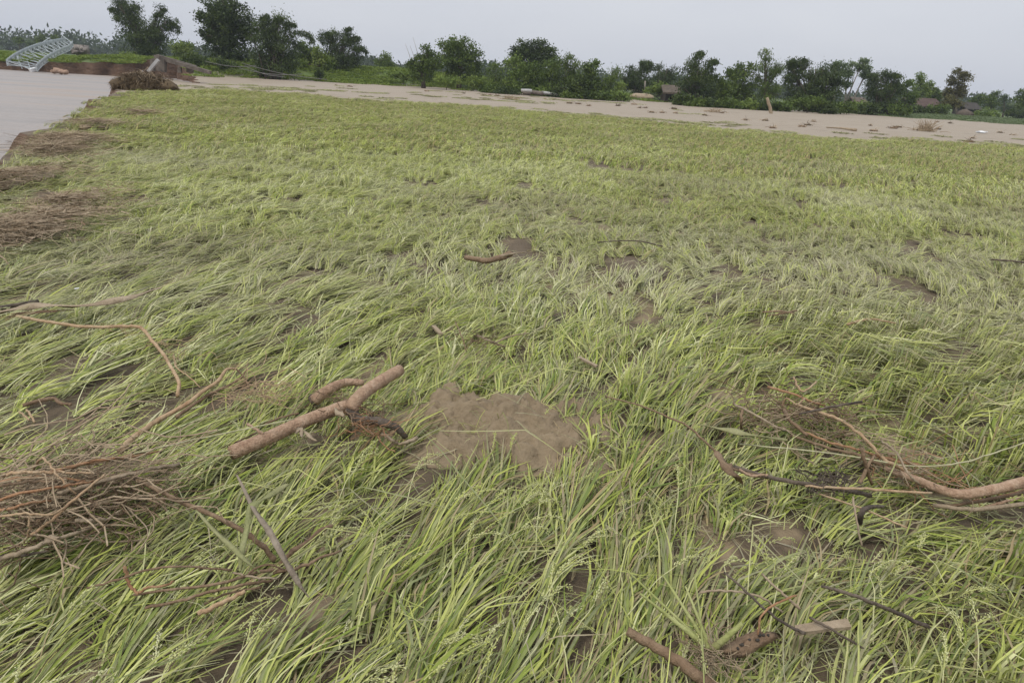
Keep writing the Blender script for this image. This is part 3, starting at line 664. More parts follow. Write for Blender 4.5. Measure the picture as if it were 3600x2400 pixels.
# long stems of the left
strip('leaf_stalk', 'long flat brown banana-like leaf stalk kinked across the rice', 'leaf stalk', [(-260, 1160, .12), (0, 1100, .13), (126, 1074, .15), (275, 1076, .16), (459, 1044, .18), (562, 1012, .15)], (30, 30, 26, 24, 26, 14), W_GREY, fold=.35)
stick('stick', 'thick grey stick half hidden behind the flat brown leaf stalk', 'stick', [(-60, 1090), (40, 1075), (136, 1058)], (16, 14), W_DARK)
for i, (a, b) in enumerate((((0, 1118), (200, 1095)), ((40, 1104), (260, 1090)), ((20, 1125), (150, 1098)))):
    stick('stalk', ['loose brown stalk fibre lowest under the flat leaf stalk', 'loose brown stalk fibre reaching farthest along under the flat leaf stalk', 'loose brown stalk fibre shortest under the flat leaf stalk'][i], 'stalk', [a, ((a[0] + b[0]) / 2, (a[1] + b[1]) / 2 - 4), b], (7, 4), W_BROWN, z=.12, clear=False)
rz_ = stick('root_rhizome', 'jointed tan rhizome bending down to a pale tip in the rice', 'root', [(60, 1112, .13), (180, 1133, .14), (314, 1149, .15), (440, 1147, .16), (497, 1153, .17), (536, 1199, .15), (575, 1245, .15), (600, 1290, .14), (628, 1340, .13), (624, 1392, .10)], (11, 13), W_TAN, n=8, knots=2, bend=.2)
fibres('rootlet', W_TAN, rz_, [(430, 1150), (500, 1165), (560, 1230), (640, 1330)], 40, .05, .22, .0012)
stick('root', 'thin pale root running from the rhizome tip to the long root branch', 'root', [(610, 1245, .14), (620, 1290, .14), (660, 1320, .14), (705, 1362, .13)], (6, 4), W_TAN, clear=False)
rb = stick('root_branch', 'long pale root branch rising to a hooked end above the twig heap', 'root', [(420, 1590, .10), (459, 1545, .12), (550, 1480, .13), (650, 1424, .14), (720, 1370, .15), (765, 1340, .17), (796, 1299, .20), (830, 1296, .19)], (24, 10), W_TAN, n=8, bend=.25)
stick('branch', None, None, [(620, 1465, .14), (720, 1395, .12), (830, 1340, .12), (870, 1298, .16)], (16, 6), W_BROWN, parent=rb)
stick('branch', None, None, [(830, 1296, .19), (862, 1330, .15), (878, 1370, .12)], (8, 4), W_BROWN, parent=rb)
fibres('rootlet', W_TAN, rb, [(760, 1385), (850, 1385), (940, 1395)], 60, .05, .3, .0014, along=1.5)
stick('root', 'wavy brown root lying alone at the left on the rice', 'root', [(80, 1425), (150, 1405), (190, 1402), (215, 1418), (252, 1420)], (16, 12), W_BROWN, wob=.3)
stick('twig', 'short tan twig below the lone wavy brown root', 'twig', [(68, 1447), (88, 1463), (104, 1477)], (7, 6), W_TAN)
stick('twig', 'short tan twig with dark tip beside the shorter twig below the wavy root', 'twig', [(94, 1440), (110, 1462), (122, 1484)], (8, 7), W_TAN)
# the twig heap at the left edge
HEAP = [
 ('stick', 'pale peeled stick topmost in the twig heap at the left edge', [(10, 1672, .28), (60, 1660, .29), (180, 1660, .28), (330, 1662, .24)], (13, 9), W_TAN),
 ('root', 'long tan root reaching out of the twig heap past the log end', [(60, 1690, .22), (250, 1640, .23), (400, 1612, .22), (560, 1572, .19), (660, 1545, .16)], (12, 6), W_TAN),
 ('root', 'long orange tan root along the upper side of the twig heap', [(180, 1660, .23), (330, 1620, .24), (450, 1606, .22), (560, 1585, .18)], (14, 6), W_ORANGE),
 ('reed', 'long straight whitish reed stem pointing from heap to peeled log', [(250, 1645, .20), (450, 1600, .21), (640, 1555, .2), (840, 1512, .19), (1035, 1472, .2)], (6, 5), None),
 ('stick', 'straight grey stick emerging broad ended from the twig heap', [(200, 1735, .22), (330, 1700, .22), (480, 1660, .2), (630, 1630, .17)], (16, 14), W_GREY),
 ('root', 'orange root lying across the middle of the twig heap', [(-40, 1765, .24), (90, 1730, .26), (200, 1712, .26), (330, 1690, .23)], (12, 8), W_ORANGE),
 ('root', 'tan root arched over the twig heap with a drooping end', [(110, 1660, .2), (145, 1612, .30), (175, 1630, .30), (210, 1680, .27), (268, 1735, .22)], (9, 7), W_TAN),
 ('stick', 'tan stick rising diagonally through the lower twig heap', [(100, 1885, .16), (180, 1830, .2), (280, 1740, .24), (370, 1665, .24)], (12, 9), W_TAN),
 ('root', 'bright orange root at the extreme left of the twig heap', [(-60, 1800, .2), (20, 1790, .24), (90, 1770, .25), (180, 1760, .22)], (12, 8), W_ORANGE),
 ('root', 'thin wavy tan root crossing low over the twig heap', [(0, 1815, .22), (90, 1805, .24), (190, 1806, .23), (262, 1750, .22)], (9, 6), W_TAN),
 ('stalk', 'broad flat grey stalk along the lower edge of the twig heap', [(-50, 1985, .1), (60, 1945, .14), (200, 1895, .16), (330, 1850, .15), (430, 1790, .14)], (20, 8), W_GREY),
 ('stick', 'dark stick below the broad flat stalk of the twig heap', [(-60, 1960, .08), (50, 1955, .1), (170, 1935, .1)], (18, 8), W_DARK),
 ('stick', 'flat grey wood chip near the foot of the twig heap', [(265, 1830, .17), (310, 1828, .18), (370, 1826, .16)], (18, 14), W_GREY),
 ('root', 'pale thin root hanging at the left foot of the twig heap', [(100, 1815, .24), (104, 1860, .2), (85, 1908, .14)], (8, 5), W_TAN),
 ('stick', 'brown stick at the upper left of the twig heap', [(-60, 1720, .22), (80, 1695, .25), (200, 1690, .25)], (12, 9), W_BROWN),
 ('root', 'orange brown root bundled under the pale peeled stick of the heap', [(-60, 1700, .23), (60, 1682, .25), (170, 1676, .25), (300, 1690, .22)], (10, 8), W_ORANGE),
]
REED = m_wood('reed_stem', (.36, .34, .19), (.47, .45, .27), (.56, .54, .36), 8)
for nm, lb, P_, w_, mt in HEAP: stick(nm, lb, nm, P_, w_, mt or REED, clear=False, bend=.5, n=7, wob=.15)
fibres('twig_debris', W_STRAW, None, [(-80, 1760), (60, 1740), (200, 1740), (330, 1720)], 240, .12, .42, .0022, along=1.25, z=.14)['label'] = 'tangle of fine pale twigs and straw in the left heap'
fibres('twig_debris', W_BROWN, None, [(-80, 1850), (100, 1880), (260, 1800), (440, 1740), (480, 1720)], 260, .09, .22, .0016, z=.12)['label'] = 'tangle of fine dark twigs in the lower left heap'
strip('dry_leaf', 'grey oval dry leaf low in the twig heap', 'leaf', [(145, 1910), (178, 1893), (210, 1885)], (10, 30, 14), W_GREY, z=.17)
stick('stick', 'long jointed brown stick running down from the twig heap to the reed leaf', 'stick', [(475, 1680, .17), (560, 1725, .16), (633, 1762, .15), (776, 1822, .15), (867, 1875, .14), (925, 1920, .11), (965, 1968, .07)], (14, 22), W_BROWN, knots=5, n=8)
stick('twig', 'forked grey twig tip hanging under the twig heap', 'twig', [(448, 1785), (490, 1825), (516, 1855), (520, 1895)], (7, 3), W_GREY)
LEAF_DRY = m_wood('reed_leaf_dry', (.15, .115, .085), (.245, .20, .15), (.33, .28, .21), 10)
LEAF_GG = m_wood('reed_leaf_green', (.18, .19, .08), (.26, .265, .115), (.34, .335, .18), 10)
strip('reed_leaf', 'long grey brown reed leaf slanting over the lower rice', 'leaf', [(832, 1668, .2), (888, 1778, .23), (945, 1865, .23), (1000, 1962, .2), (1045, 2040, .16), (1087, 2096, .1)], (6, 14, 19, 21, 17, 3), LEAF_DRY)
strip('reed_leaf', 'dusty green reed leaf running beside the grey brown one', 'leaf', [(688, 1792, .18), (760, 1868, .2), (840, 1945, .18), (915, 2010, .13)], (5, 16, 18, 4), LEAF_GG)
strip('reed_leaf', 'folded dusty green reed leaf hanging down between the two reed leaves', 'leaf', [(1010, 1700, .18), (940, 1745, .22), (890, 1775, .23), (868, 1850, .2), (850, 1940, .17), (842, 2005, .13)], (16, 22, 26, 20, 20, 8), LEAF_GG)
LOW = [
 ('twig', 'long arched reddish twig with a grey split end lowest left', [(306, 2066, .12), (420, 2035, .18), (520, 2002, .22), (640, 1990, .22), (816, 2004, .16)], (8, 8), W_BROWN),
 ('root', 'orange kinked root standing among the lower left twigs', [(439, 1988, .2), (449, 2040, .16), (462, 2066, .15), (490, 2082, .14), (520, 2064, .17), (575, 2058, .18), (612, 2042, .17)], (13, 8), W_ORANGE),
 ('stick', 'long reddish brown stick uppermost of the lower left pair', [(470, 2090, .12), (620, 2070, .14), (780, 2050, .15), (900, 2012, .13), (985, 2000, .1)], (9, 14), W_BROWN),
 ('stick', 'reddish brown stick with blunt end lower of the lower left pair', [(510, 2136, .10), (640, 2108, .13), (760, 2074, .14), (880, 2050, .12), (960, 2040, .09)], (12, 12), W_BROWN),
 ('stick', 'pale split cane lying under the lower left sticks', [(696, 2158, .12), (780, 2118, .13), (862, 2076, .14)], (20, 16), W_TAN),
 ('stick', 'dark brown stick behind the pale split cane', [(720, 2122, .09), (800, 2085, .11), (920, 2062, .1)], (9, 8), W_BROWN),
 ('root', 'thick mottled brown root end right of the reed leaf tip', [(985, 1985, .08), (1030, 1935, .12), (1080, 1905, .13), (1130, 1862, .13), (1168, 1848, .12)], (24, 16), W_BROWN),
 ('stick', 'jointed brown stick below the thick mottled root end', [(960, 2012, .1), (1060, 1990, .12), (1130, 1958, .13), (1200, 1935, .1)], (16, 9), W_BROWN),
 ('twig', 'curly dark twig across the base of the reed leaf', [(870, 2020, .14), (905, 1992, .16), (950, 1985, .16), (1000, 2000, .12)], (9, 7), W_BROWN),
 ('twig', 'pale grey twig at the base of the reed leaf', [(820, 2012, .13), (900, 2030, .14), (975, 2032, .12)], (9, 9), W_GREY),
]
for nm, lb, P_, w_, mt in LOW: stick(nm, lb, nm, P_, w_, mt, bend=.35, wob=.2, clear=nm != 'twig')
# the big curved root and the twig heap of the right
cr = stick('curved_root', 'thick curved orange brown root leaving the picture at the right', 'root', [(3110, 1648, .13), (3160, 1664, .15), (3230, 1688, .17), (3300, 1718, .17), (3380, 1736, .17), (3471, 1724, .18), (3600, 1694, .2), (3760, 1650, .2), (3900, 1600, .16)], (22, 37), W_RED, n=12, wob=.1, bend=.1)
for i, (a, b, c, w_) in enumerate((((3300, 1780), (3450, 1760), (3650, 1720), 12), ((3280, 1775), (3420, 1790), (3600, 1770), 16), ((3450, 1788), (3540, 1760), (3700, 1715), 10), ((3420, 1760), (3520, 1745), (3660, 1705), 10))):
    stick('branch', None, None, [(*a, .1), (*b, .12), (*c, .12)], (w_, w_), [W_BROWN, W_GREY, W_RED, W_ORANGE][i], parent=cr, bend=.3)
fibres('rootlet', W_ORANGE, cr, [(3050, 1610), (3150, 1655), (3300, 1700)], 46, .04, .3, .0016, along=1.9)
RH = [
 ('root', 'long tan root over the right twig heap bending to the curved root', [(2790, 1420, .22), (2900, 1455, .25), (2980, 1490, .25), (3060, 1560, .22), (3110, 1615, .2), (3180, 1650, .18)], (12, 14), W_TAN),
 ('stick', 'orange brown stick crossing the upper right twig heap', [(2700, 1360, .22), (2790, 1385, .24), (2850, 1410, .24), (2900, 1425, .2)], (11, 7), W_ORANGE),
 ('root', 'tan root from the right heap running straight down to the curved root', [(2830, 1520, .2), (2920, 1555, .2), (3050, 1590, .19), (3150, 1620, .17), (3260, 1640, .15)], (10, 8), W_ORANGE),
 ('root', 'brown root in the right heap parallel to the straight tan root', [(2780, 1530, .16), (2900, 1570, .17), (3020, 1600, .17), (3110, 1640, .16)], (12, 12), W_BROWN),
 ('stick', 'thick short brown stick at the core of the right heap', [(2755, 1440, .2), (2780, 1480, .22), (2840, 1530, .2)], (16, 12), W_BROWN),
 ('stick', 'dark flat blade-like stick lying over the right heap', [(2810, 1455, .24), (2920, 1430, .26), (3030, 1412, .26)], (8, 10), W_DARK),
 ('stick', 'upright stubby stick left in the right heap', [(2610, 1440, .2), (2606, 1480, .16), (2605, 1512, .1)], (12, 8), W_BROWN),
 ('twig', 'pale grey split twig leaning at the left of the right heap', [(2580, 1420, .18), (2650, 1455, .22), (2730, 1500, .2), (2770, 1515, .16)], (12, 6), W_GREY),
 ('twig', 'tan twig curling at the top of the right heap', [(2790, 1325, .16), (2805, 1360, .22), (2830, 1375, .22), (2870, 1340, .2)], (8, 7), W_TAN),
 ('twig', 'pale twig forming a loop in the right heap', [(2750, 1430, .24), (2765, 1400, .28), (2800, 1420, .28), (2830, 1400, .26)], (8, 6), W_TAN),
 ('reed', 'thin cream reed stem sweeping right above the curved root', [(2600, 1560, .14), (2900, 1590, .18), (3080, 1618, .2), (3200, 1638, .2), (3370, 1628, .22), (3500, 1590, .22), (3620, 1550, .2)], (6, 5), REED),
 ('twig', 'grey forked twig standing before the curved root', [(3030, 1575, .3), (3045, 1640, .22), (3065, 1700, .12)], (16, 12), W_BROWN),
 ('twig', 'brown branching twig beside the grey forked one', [(3075, 1600, .26), (3050, 1640, .22), (3020, 1700, .14)], (10, 16), W_BROWN),
 ('twig', 'thin grey twig arching over the curved root', [(3100, 1550, .22), (3150, 1590, .26), (3190, 1660, .24), (3230, 1700, .18)], (9, 8), W_GREY),
 ('twig', 'long slender grey twig tapering to the upper left between rice clumps', [(2128, 1392, .16), (2250, 1425, .2), (2340, 1462, .22), (2420, 1500, .22), (2500, 1570, .2), (2545, 1625, .18), (2600, 1655, .16), (2700, 1680, .14)], (6, 12), W_BROWN),
 ('stick', 'peeled cream stick lying level below the curved root', [(2830, 1708, .16), (2950, 1714, .18), (3100, 1722, .18), (3275, 1732, .17)], (10, 10), W_TAN),
 ('stick', 'dark muddy stick continuing left of the peeled cream stick', [(2580, 1640, .14), (2700, 1675, .15), (2830, 1700, .16), (2960, 1720, .14), (3060, 1740, .1)], (16, 18), W_DARK),
 ('stick', 'reddish broken stick between the dry leaf and the dark muddy stick', [(2600, 1650, .17), (2640, 1672, .17), (2700, 1668, .17)], (12, 10), W_RED),
 ('twig', 'straight tan twig pointing down right under the peeled cream stick', [(2880, 1735, .15), (3050, 1795, .17), (3190, 1855, .18)], (7, 7), W_TAN),
 ('twig', 'upright thin grey twig beneath the peeled cream stick', [(3000, 1745, .22), (3012, 1830, .18), (3030, 1920, .1)], (8, 7), W_GREY),
 ('root', 'dark gnarled root knot below the peeled cream stick', [(3105, 1780, .16), (3060, 1782, .18), (3030, 1800, .18), (3020, 1835, .12)], (12, 26), W_DARK),
 ('stick', 'brown glossy stick with an open end at the lower right edge', [(2205, 2215, .14), (2290, 2262, .13), (2370, 2312, .12), (2450, 2372, .1), (2540, 2440, .06)], (36, 44), W_BROWN),
 ('twig', 'thin black twig above the porous wood piece', [(2546, 2010, .22), (2620, 2075, .22), (2690, 2140, .2), (2760, 2190, .17), (2830, 2225, .14)], (8, 12), W_DARK),
 ('twig', 'grey twig crossing the thin black twig', [(2460, 2082, .18), (2550, 2074, .2), (2670, 2096, .2), (2750, 2150, .16)], (10, 8), W_GREY),
 ('twig', 'grey straight twig above the flat wood chip', [(2678, 2015, .2), (2745, 2078, .2), (2812, 2140, .17)], (9, 12), W_GREY),
 ('twig', 'long dark twig slanting through rice at the lower right', [(2888, 2060, .2), (2980, 2085, .22), (3060, 2115, .2), (3175, 2162, .14), (3265, 2205, .1)], (12, 16), W_DARK),
 ('twig', 'dark twig running under the flat wood chip', [(2845, 2168, .16), (2930, 2215, .16), (3035, 2278, .12)], (11, 9), W_DARK),
 ('root', 'thin orange root branching over the porous wood piece', [(2800, 2092, .22), (2730, 2120, .22), (2680, 2160, .2), (2665, 2230, .15)], (8, 8), W_ORANGE),
 ('stick', 'thin reddish twig by the lone clod right of the middle', [(2700, 1110, .12), (2760, 1100, .13), (2800, 1092, .12)], (6, 8), W_BROWN),
 ('twig', 'brown root twig fanned out in the rice right of centre', [(2680, 1098, .12), (2740, 1094, .14), (2790, 1104, .12)], (7, 12), W_BROWN),
 ('twig', 'pale branching twig in the rice above the right heap', [(2980, 1140, .14), (3060, 1122, .16), (3150, 1136, .13)], (12, 5), W_TAN),
 ('twig', 'grey slender twig lying far right across the rice', [(3480, 912, .12), (3560, 918, .13), (3640, 928, .12)], (7, 7), W_DARK),
 ('twig', 'long thin brown twig right of the twisted driftwood', [(2100, 852, .12), (2230, 846, .14), (2330, 866, .12)], (5, 6), W_DARK),
]
for nm, lb, P_, w_, mt in RH: stick(nm, lb, nm, P_, w_, mt, bend=.4, wob=.18, clear=nm in ('stick', 'root'))
fibres('twig_debris', W_BROWN, None, [(2600, 1470), (2750, 1450), (2880, 1450), (2950, 1500)], 150, .085, .26, .0018, z=.15)['label'] = 'tangle of fine brown twigs in the right heap'
fibres('twig_debris', W_STRAW, None, [(2620, 1480), (2800, 1470), (3000, 1590), (3160, 1650)], 90, .08, .34, .0018, along=2.0, z=.14)['label'] = 'loose straw strewn over the right heap and root'
fibres('twig_debris', W_DARK, None, [(2850, 1690), (2960, 1700)], 80, .035, .14, .0016, z=.15)['label'] = 'dark root fibres caught on the muddy stick'
strip('dry_leaf', 'large torn brown leaf hanging on the slender twig', 'leaf', [(2515, 1585, .2), (2545, 1625, .2), (2575, 1655, .18), (2612, 1700, .1)], (14, 46, 52, 6), W_BROWN)
strip('bamboo_leaf', 'dusty green strap leaf lying level left of the right heap', 'leaf', [(2455, 1490, .18), (2560, 1510, .2), (2660, 1530, .2), (2768, 1545, .16)], (8, 22, 24, 8), LEAF_GG)
# porous wood, chips
def lump(name, label, cat, c, rx, ry, rz, mt, rot=0, amp=.3, n=14, fr=2.0, holes=0, group=None, parent=None):
    V = []; F = []; sd_ = random.random() * 50
    for i in range(n // 2 + 1):
        th_ = math.pi * i / (n // 2)
        for j in range(n):
            ph = 2 * math.pi * j / n; p = Vector((math.sin(th_) * math.cos(ph), math.sin(th_) * math.sin(ph), math.cos(th_)))
            k = 1 + amp * (float(vn(p.x * fr + sd_, p.y * fr + p.z * fr * 1.7, 3)) - .5) * 2 + amp * .5 * (float(vn(p.x * fr * 3 + sd_, (p.y + p.z) * fr * 3, 4)) - .5) * 2
            q = Vector((p.x * rx * k, p.y * ry * k, p.z * rz * k)); V.append(Vector(c) + Matrix.Rotation(rot, 3, 'Z') @ q)
    for i in range(n // 2):
        for j in range(n): F.append((i * n + j, (i + 1) * n + j, (i + 1) * n + (j + 1) % n, i * n + (j + 1) % n))
    o = mesh_obj(name, V, F, mt, parent, loc=None if parent is not None else c)
    return tag(o, label, cat, group) if parent is None else o
pw = G(2630, 2262, .12); porous = empty('porous_wood', pw); tag(porous, 'pale rotten wood piece full of dark holes at the lower right', 'wood')
wp = lump('core', None, None, pw, .092, .025, .024, W_BROWN, rot=R(28), amp=.35, n=22, fr=3.5, parent=porous)
for u_, v_ in ((-.5, .2), (-.1, .5), (.2, -.1), (.55, .3), (-.75, -.1), (.75, 0), (.4, .6)):
    q = pw + Matrix.Rotation(R(28), 3, 'Z') @ Vector((u_ * .08, -.014 + v_ * .014, .022 + .006 * v_)); lump('hole', None, None, q, random.uniform(.004, .008), random.uniform(.003, .005), .005, DARKWOOD, amp=.3, n=8, parent=porous)
def board(name, label, cat, px0, px1, wpx, mt, z=.15, th=.012):
    a, b = G(*px0, z), G(*px1, z); wd = wpx * (a - Vector((0, 0, CZ))).length / FPX; mb = MB(); k = 6; V = []; F = []
    d = (b - a).normalized(); s_ = d.cross(Vector((0, 0, 1))).normalized()
    for i in range(k + 1):
        p = a.lerp(b, i / k); e = wd / 2 * (1 + random.uniform(-.12, .12)); j = d * random.uniform(-.006, .006)
        for sx, sz in ((-1, -1), (1, -1), (1, 1), (-1, 1)): V.append(p + s_ * (e * sx) + Vector((0, 0, th / 2 * sz)) + j * sx)
    for i in range(k):
        for j in range(4): F.append((i * 4 + j, i * 4 + (j + 1) % 4, i * 4 + 4 + (j + 1) % 4, i * 4 + 4 + j))
    F += [(3, 2, 1, 0), (k * 4, k * 4 + 1, k * 4 + 2, k * 4 + 3)]
    return tag(mesh_obj(name, V, F, mt, smooth=False, loc=a), label, cat)
board('wood_chip', 'flat greyish wood chip lying on rice at the lower right', 'wood', (2795, 2214), (2985, 2192), 30, W_GREY)
board('wood_chip', 'small pale flat chip on bare mud above the forked root', 'wood', (1524, 1146), (1550, 1174), 14, W_GREY, .08)
board('wood_chip', 'narrow pale flat chip beside rice right of centre', 'wood', (2036, 1256), (2098, 1288), 13, W_GREY, .1)
board('paper_scrap', 'tiny white scrap above the kinked leaf stalk', 'scrap', (262, 1015), (278, 1012), 8, WHITE, .17, .002)
# uprooted rice plant with its root ball
ub = G(2500, 2290, .1); up_ = empty('uprooted_rice', ub); tag(up_, 'uprooted rice plant with a pale root ball and thick green stems at lower right', 'rice plant')
RSTEM = m_wood('rice_stem', (.24, .26, .085), (.33, .35, .125), (.43, .43, .2), 8)
for e_, w_ in (((2250, 2085), (26, 9)), ((2330, 2020), (22, 7)), ((2410, 2060), (18, 7)), ((2610, 2190), (30, 18)), ((2200, 2000), (16, 6))):
    stick('stem', None, None, [(2500, 2285, .1), ((2500 * .5 + e_[0] * .5), (2285 * .5 + e_[1] * .5), .17), (*e_, .22)], w_, RSTEM, parent=up_, bend=.1, wob=.05)
fibres('rootlet', W_STRAW, up_, [(2480, 2290), (2540, 2310)], 110, .035, .14, .0011, z=.1)
# twisted dark driftwood in the middle distance
tw = stick('driftwood', 'twisted dark driftwood with a pale splintered tail in mid field', 'driftwood', [(1636, 905, .10), (1680, 912, .13), (1715, 916, .14), (1760, 905, .15), (1795, 892, .15)], (22, 26), W_BROWN, n=9, wob=.35)
stick('tail', None, None, [(1740, 905, .16), (1800, 892, .17), (1850, 886, .15)], (14, 3), W_GREY, parent=tw)
rc = stick('root_cluster', 'small spiky root cluster in the rice between the two chips', 'root', [(1680, 1180, .1), (1715, 1195, .13), (1775, 1220, .08)], (10, 8), W_GREY, wob=.3)
stick('branch', None, None, [(1740, 1205, .12), (1800, 1180, .14), (1860, 1172, .12)], (8, 5), W_GREY, parent=rc)
stick('branch', None, None, [(1600, 1130, .12), (1625, 1185, .13), (1640, 1235, .08)], (5, 5), W_BROWN, parent=rc)
fibres('rootlet', W_BROWN, rc, [(1650, 1190), (1720, 1200)], 40, .05, .16, .0014)
# straw mats at the left edge of the field
def straw_heap(label, cx, cy, rx, ry, h_, n, Ls=(.06, .26), ang=None):
    c = G(cx, cy); ax = (G(cx + rx, cy) - G(cx - rx, cy)).length / 2; ay = (G(cx, cy + ry) - G(cx, cy - ry)).length / 2
    root_ = empty('straw_heap', c); tag(root_, label, 'straw'); base_az = math.atan2((G(cx + rx, cy + ry * .35) - G(cx - rx, cy)).x, (G(cx + rx, cy + ry * .35) - G(cx - rx, cy)).y)
    for mt, nn in ((W_STRAW, int(n * .65)), (W_GREY, int(n * .6)), (W_BROWN, int(n * .18))):
        V, F = [], []
        for _ in range(nn):
            a = random.uniform(0, 6.28); q = abs(random.gauss(0, .62)) * (.6 + .9 * float(vn(math.cos(a) * 2.5 + cx, math.sin(a) * 2.5, 5))); x, y = c.x + math.cos(a) * q * ax, c.y + math.sin(a) * q * ay
            z = hz(x, y) + .15 + h_ * max(0, 1 - q * q) * random.uniform(.35, 1); L = random.uniform(*Ls); az = (base_az + random.gauss(0, .8)) if random.random() < .4 else random.uniform(0, 6.28); el = random.gauss(.02, .17); wd = random.uniform(.002, .006) * (1 if random.random() < .9 else 2.5)
            P = [np.array((x, y, z))]
            for s_ in range(3): P.append(P[-1] + np.array((math.sin(az), math.cos(az), math.sin(el))) * L / 3); az += random.gauss(0, .18); el -= .05
            ribbon(P, [wd, wd, wd * .9, wd * .5], np.array([1., 0, 0]), (random.uniform(-1, 1), 0), V, F, [], [], 0, False)
        o = mesh_obj('straw', V, F, mt, root_); o['kind'] = 'stuff'
    V = []; 
    lump('straw_core', None, None, Vector((c.x, c.y, hz(c.x, c.y) + .05)), ax * .5, ay * .5, h_ * .3 + .04, W_STRAW, amp=.3, n=16, parent=root_)
straw_heap('brown straw mat at the left edge above the leaf stalk', 80, 860, 170, 90, .06, 3000)
straw_heap('brown straw mat with pale strands below the river corner at the left edge', 30, 665, 150, 70, .06, 2000)
straw_heap('scattered straw strip reaching into the rice between the left mats', 230, 760, 120, 60, .06, 1000)
straw_heap('thin straw wisp trailing from the river corner', 330, 452, 110, 9, .07, 500, (.12, .45))
straw_heap('tan straw mat topped with pale stalks near the river corner', 240, 530, 100, 26, .12, 1100, (.12, .5))
straw_heap('muddy straw roll hanging at the river edge', 185, 512, 60, 14, .06, 500)
straw_heap('straw strip beside the tan mat farther along the bank', 190, 560, 110, 14, .08, 700, (.12, .5))
straw_heap('low straw streak deep in the rice beyond the mats', 490, 412, 80, 4, .05, 300, (.15, .5))
# torn root mat at the river edge
cl = G(510, 318); rm = empty('root_mat', cl); tag(rm, 'big torn mound of roots and soil at the river edge of the field', 'root mat')
sx_ = (G(615, 322) - G(405, 318)).length / 2
for ox, oy, rx, rzz in ((-.48, 0, .55, .50), (0, .1, .75, .62), (.5, .05, .62, .50), (.86, -.05, .34, .36), (-.8, -.1, .34, .34)):
    lump('sod', None, None, cl + Vector((ox * sx_, oy, .16)), rx * sx_ * .72, .45, rzz * .85, W_MOSS, amp=.3, n=20, fr=2.6, parent=rm)
def hairs(name, mt, parent, c, rx, ry, rz, n, L, w_):
    V, F = [], []
    for _ in range(n):
        a = random.uniform(0, 6.28); e = random.uniform(-.2, 1.5); p = np.array((c.x + math.cos(a) * math.cos(e) * rx, c.y + math.sin(a) * math.cos(e) * ry, c.z + math.sin(e) * rz)); az = random.uniform(0, 6.28); el = random.gauss(-.2, .6); P = [p]
        for _s in range(3): P.append(P[-1] + np.array((math.sin(az) * math.cos(el), math.cos(az) * math.cos(el), math.sin(el))) * random.uniform(.5, 1) * L / 3); el -= .3; az += random.gauss(0, .3)
        ribbon(P, [w_, w_, w_, w_ * .4], np.array([1., 0, 0]), (random.uniform(-1, 1), 0), V, F, [], [], 0, False)
    o = mesh_obj(name, V, F, mt, parent); o['kind'] = 'stuff'; return o
hairs('root_fibre', W_MOSS, rm, cl + Vector((0, 0, .1)), sx_ * 1.02, .6, .66, 3200, .4, .014)
hairs('straw', W_STRAW, rm, cl + Vector((0, 0, .15)), sx_ * 1.0, .6, .68, 420, .55, .012)
tag(scatter('rice_grass', far_tiles(), TILES, ['tint', 'mud'], M_RICE, near_rice()), 'flattened yellow-green rice crop combed over by flood water', 'rice', kind='stuff')
#==FAR==
# ------------------------------------------------------------------ collapsed steel footbridge on the far bank
def sub(o, part_):
    o.parent = part_; o.location = (0, 0, 0); return o
br = empty('collapsed_bridge', at(150, 235, 78)); tag(br, 'collapsed pale steel lattice bridge twisted down the far river bank', 'bridge')
RA = [(22, 213, 75), (50, 192, 77), (85, 174, 79), (125, 158, 82), (165, 147, 85), (205, 139, 88), (232, 136, 90)]
RB = [(128, 232, 73), (142, 216, 74), (162, 201, 76), (188, 185, 78), (215, 172, 81), (240, 162, 84), (256, 146, 87)]
CA = catmull([at(*p) for p in RA], 5); CB = catmull([at(*p) for p in RB], 5)
for C_ in (CA, CB):
    chords = []
    for dz, wd in ((0, .1), (-.52, .08)):
        mb = MB(); mb.tube([p + Vector((0, 0, dz)) for p in C_], wd / 2, 4, 0); chords.append(mb)
    mb = MB()
    for i in range(0, len(C_) - 1):
        p, q = C_[i], C_[i + 1]; mb.bar(p, p + Vector((0, 0, -.52)), .06)
        mb.bar(p + Vector((0, 0, 0 if i % 2 else -.52)), q + Vector((0, 0, -.52 if i % 2 else 0)), .05)
    web = mb.build('truss', STEEL, br, smooth=False)
    for q in chords: sub(q.build('chord', STEEL, None, smooth=False), web)
    for i in range(0, len(C_) - 1, 1):
        mb = MB(); mb.bar(C_[i] + Vector((0, 0, -.06)), C_[i].lerp(C_[i + 1], .72) + Vector((0, 0, -.06)), .05, .3); sub(mb.build('side_panel', STEEL, None, smooth=False), web)
for i in range(0, len(CA), 2):
    mb = MB(); mb.bar(CA[i] + Vector((0, 0, -.3)), CB[i] + Vector((0, 0, -.3)), .06); mb.build('crossbeam', STEEL, br, smooth=False)
for i in range(0, len(CA) - 3, 3):
    mb = MB(); mb.bar(CA[i] + Vector((0, 0, -.45)), CB[i + 3] + Vector((0, 0, -.45)), .05); mb.build('brace', STEEL, br, smooth=False)
    mb = MB(); mb.bar(CA[i + 3] + Vector((0, 0, -.4)), CB[i] + Vector((0, 0, -.4)), .05); mb.build('brace', STEEL, br, smooth=False)
for a, b in (((24, 214, 75), (60, 226, 74.5)), ((60, 200, 77), (78, 242, 74)), ((95, 210, 76), (105, 238, 74)), ((60, 225, 74.5), (110, 246, 73)), ((150, 150, 86), (175, 133, 88)), ((160, 132, 88), (185, 142, 88)), ((222, 128, 90), (250, 150, 87)), ((215, 140, 90), (228, 130, 90))):
    mb = MB(); mb.bar(at(*a), at(*b), .07); mb.build('broken_rod', STEEL, br, smooth=False)
